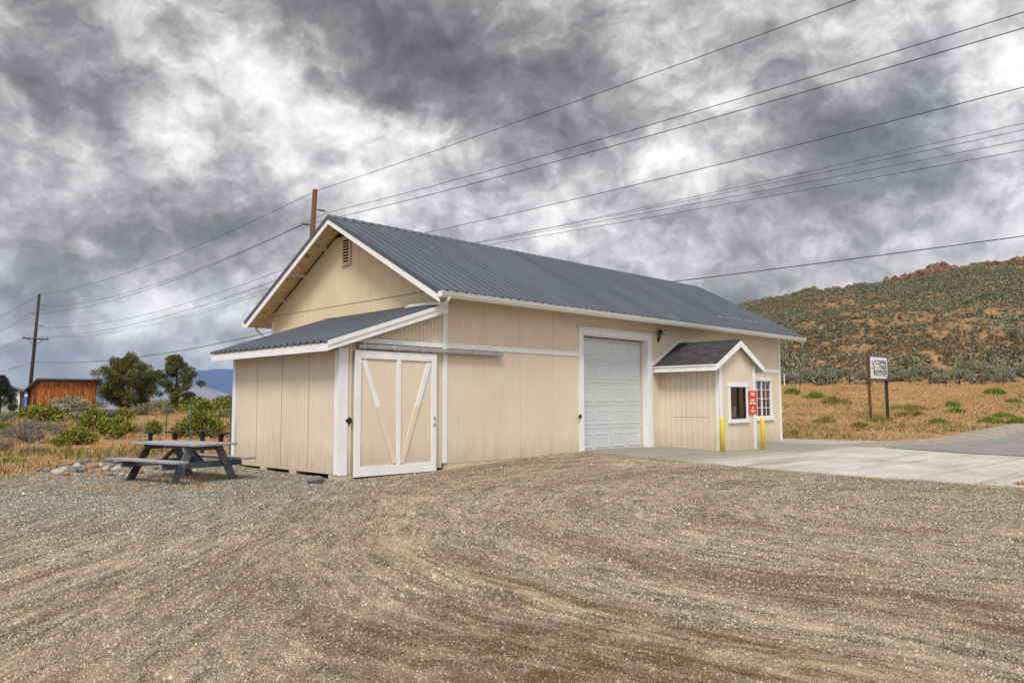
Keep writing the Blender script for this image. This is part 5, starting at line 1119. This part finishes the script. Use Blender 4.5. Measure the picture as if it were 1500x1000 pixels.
# ------------------------------------------------------------------ camera
cam = bpy.data.cameras.new('camera'); co_ = bpy.data.objects.new('camera', cam); COL.objects.link(co_); SC.camera = co_
cam.sensor_fit = 'HORIZONTAL'; cam.sensor_width = 36; cam.lens = F/1500*36; cam.clip_start = .1; cam.clip_end = 20000
mt = Matrix(((CR[0], CU[0], -FW[0], 0), (CR[1], CU[1], -FW[1], 0), (CR[2], CU[2], -FW[2], HC), (0, 0, 0, 1))); co_.matrix_world = mt

# ------------------------------------------------------------------ light and sky
SUN_EL, SUN_AZ = rad(52), rad(188)       # compass-like: 0 = +Y, clockwise; behind the camera, slightly left
sun = bpy.data.lights.new('sun', 'SUN'); sun.energy = 1.8; sun.angle = rad(18); sun.color = (1, .95, .88); so = bpy.data.objects.new('sun', sun); COL.objects.link(so)
sd_ = Vector((math.sin(SUN_AZ)*math.cos(SUN_EL), math.cos(SUN_AZ)*math.cos(SUN_EL), math.sin(SUN_EL))); so.rotation_euler = sd_.to_track_quat('Z', 'Y').to_euler(); so.location = (0, -10, 30)
wd_ = bpy.data.worlds.new('World'); SC.world = wd_; wd_.use_nodes = True; t = NT(wd_.node_tree); bg = wd_.node_tree.nodes['Background']; bg.inputs[1].default_value = .10
sky = t.n('ShaderNodeTexSky', sky_type='NISHITA', sun_disc=False); sky.sun_elevation = SUN_EL; sky.sun_rotation = SUN_AZ
D = t.n('ShaderNodeTexCoord').outputs['Generated']
nz = t.vec('NORMALIZE', D).outputs[0]; sp_ = t.n('ShaderNodeSeparateXYZ'); t.l(nz, sp_.inputs[0]); zc = t.math('ADD', t.math('MAXIMUM', sp_.outputs[2], 0), .16)
cv = t.n('ShaderNodeCombineXYZ'); t.put(cv.inputs[0], t.math('DIVIDE', sp_.outputs[0], zc)); t.put(cv.inputs[1], t.math('DIVIDE', sp_.outputs[1], zc)); CP = cv.outputs[0]
wn = t.noise(nz, 7, 6, .6); warp = t.vec('SCALE', t.vec('SUBTRACT', wn.outputs['Color'], (.5, .5, .5)).outputs[0]); warp.inputs['Scale'].default_value = .20
DW = t.vec('ADD', nz, warp.outputs[0]).outputs[0]
def blob(px, py, rpx, amp):
    c_ = ray(px, py); c_ = c_/np.linalg.norm(c_); dn = t.vec('DISTANCE', DW, tuple(c_)).outputs['Value']; return t.rng(dn, 0, rpx/F, amp, 0, True)
BL_ = [(60, 60, 190, -.42), (180, 10, 80, .22), (330, 80, 150, .24), (480, 150, 170, .34), (590, 215, 130, .42), (430, 250, 180, .30), (560, 60, 170, -.45), (690, 110, 220, -.55), (760, 190, 130, -.25), (470, 10, 160, -.35), (940, 40, 130, .14), (880, 150, 120, -.30), (1010, 235, 120, .42), (980, 250, 90, .2), (1180, 190, 150, -.38), (1330, 170, 150, -.40), (1230, 290, 110, -.25), (1480, 110, 120, .55), (1480, 330, 110, .38), (1300, 60, 160, .05), (80, 190, 120, .20), (260, 190, 120, .20), (170, 150, 120, -.12), (130, 270, 150, -.18), (330, 330, 170, -.28), (60, 370, 130, -.22), (120, 410, 120, -.36), (330, 400, 110, -.12), (560, 290, 150, .14), (720, 250, 120, .22), (880, 300, 120, .12), (200, 455, 90, .40), (320, 470, 90, .30), (50, 500, 90, -.28), (250, 515, 90, -.18), (1110, 370, 150, -.06), (1400, 240, 110, -.2), (760, 330, 120, .15), (20, 270, 90, .1), (300, 240, 120, .1)]
acc = None
for bb in BL_:
    v = blob(*bb); acc = v if acc is None else t.math('ADD', acc, v)
wf = t.noise(nz, 16, 4, .6); w2_ = t.vec('SCALE', t.vec('SUBTRACT', wf.outputs['Color'], (.5, .5, .5)).outputs[0]); w2_.inputs['Scale'].default_value = .05; NW = t.vec('ADD', nz, w2_.outputs[0]).outputs[0]
n1 = t.noise(t.mapping(NW, (1, 1, 1.5), (0, 0, 0), (1.3, 4.1, 2)), 5.5, 7, .60, .2).outputs[0]; n2 = t.noise(t.mapping(NW, (1, 1, 1.35), (0, 0, 0), (4, 9, 0)), 14, 6, .64, .1).outputs[0]; n3_ = t.noise(t.mapping(NW, (1, 1, 1.3), (0, 0, 0), (7, 2, 5)), 9, 6, .6, .2).outputs[0]
UPV = t.vec('ADD', NW, (.006, 0, .022)).outputs[0]
e1 = t.noise(t.mapping(UPV, (1, 1, 1.35), (0, 0, 0), (4, 9, 0)), 14, 6, .64, .1).outputs[0]; e0 = t.noise(t.mapping(UPV, (1, 1, 1.5), (0, 0, 0), (1.3, 4.1, 2)), 5.5, 7, .60, .2).outputs[0]
relief = t.math('ADD', t.math('MULTIPLY', t.math('SUBTRACT', n2, e1), .45), t.math('MULTIPLY', t.math('SUBTRACT', n1, e0), .85))
bil = t.math('ABSOLUTE', t.math('SUBTRACT', n3_, .5))
Lm = t.math('ADD', t.math('MULTIPLY_ADD', t.math('SUBTRACT', n1, .5), .95, .50), t.math('MULTIPLY_ADD', t.math('SUBTRACT', n2, .5), .50, t.math('MULTIPLY_ADD', t.math('SUBTRACT', bil, .08), .8, t.math('ADD', relief, t.math('MULTIPLY', acc, .72)))))
cl = t.ramp(t.rng(Lm, -.40, 1.20), [(.0, (.05, .049, .048)), (.22, (.095, .092, .090)), (.375, (.155, .150, .148)), (.50, (.255, .248, .246)), (.60, (.36, .352, .350)), (.70, (.48, .474, .470)), (.82, (.60, .592, .585)), (1., (.74, .73, .715))])
cl = t.mix(1, cl, t.ramp(n2, [(.3, (.87, .87, .88)), (.5, (1, 1, 1)), (.7, (1.12, 1.12, 1.11))]), 'MULTIPLY')
bt_ = None
for bb in ((50, 530, 170, 1), (260, 540, 150, .9), (150, 565, 180, 1.0), (1340, 190, 170, .35), (1420, 330, 200, .2), (380, 560, 150, .8)):
    v = blob(*bb); bt_ = v if bt_ is None else t.math('MAXIMUM', bt_, v)
bf = t.math('MULTIPLY', bt_, t.rng(Lm, .75, .35)); cl = t.mix(t.math('MULTIPLY', bf, .62), cl, t.mix(1, cl, (.78, .94, 1.25), 'MULTIPLY'))
# the cloud deck is brightest around the veiled sun
gl_ = t.vec('DOT_PRODUCT', nz, tuple(sd_)).outputs['Value']; br_ = t.rng(gl_, -.1, 1.0, 1.0, 1.9, True)
clb = t.vec('SCALE', cl); t.l(t.math('MULTIPLY', br_, 10.), clb.inputs['Scale'])
t.l(t.mix(.975, sky.outputs[0], clb.outputs[0]), bg.inputs[0])
vs_ = SC.view_settings; vs_.view_transform = 'Standard'; vs_.look = 'None'; vs_.exposure = .8; vs_.gamma = 1
wd_.cycles.sampling_method = 'MANUAL'; wd_.cycles.sample_map_resolution = 512
SC.cycles.max_bounces = 5; SC.cycles.diffuse_bounces = 2; SC.cycles.volume_bounces = 0; SC.cycles.transparent_max_bounces = 8
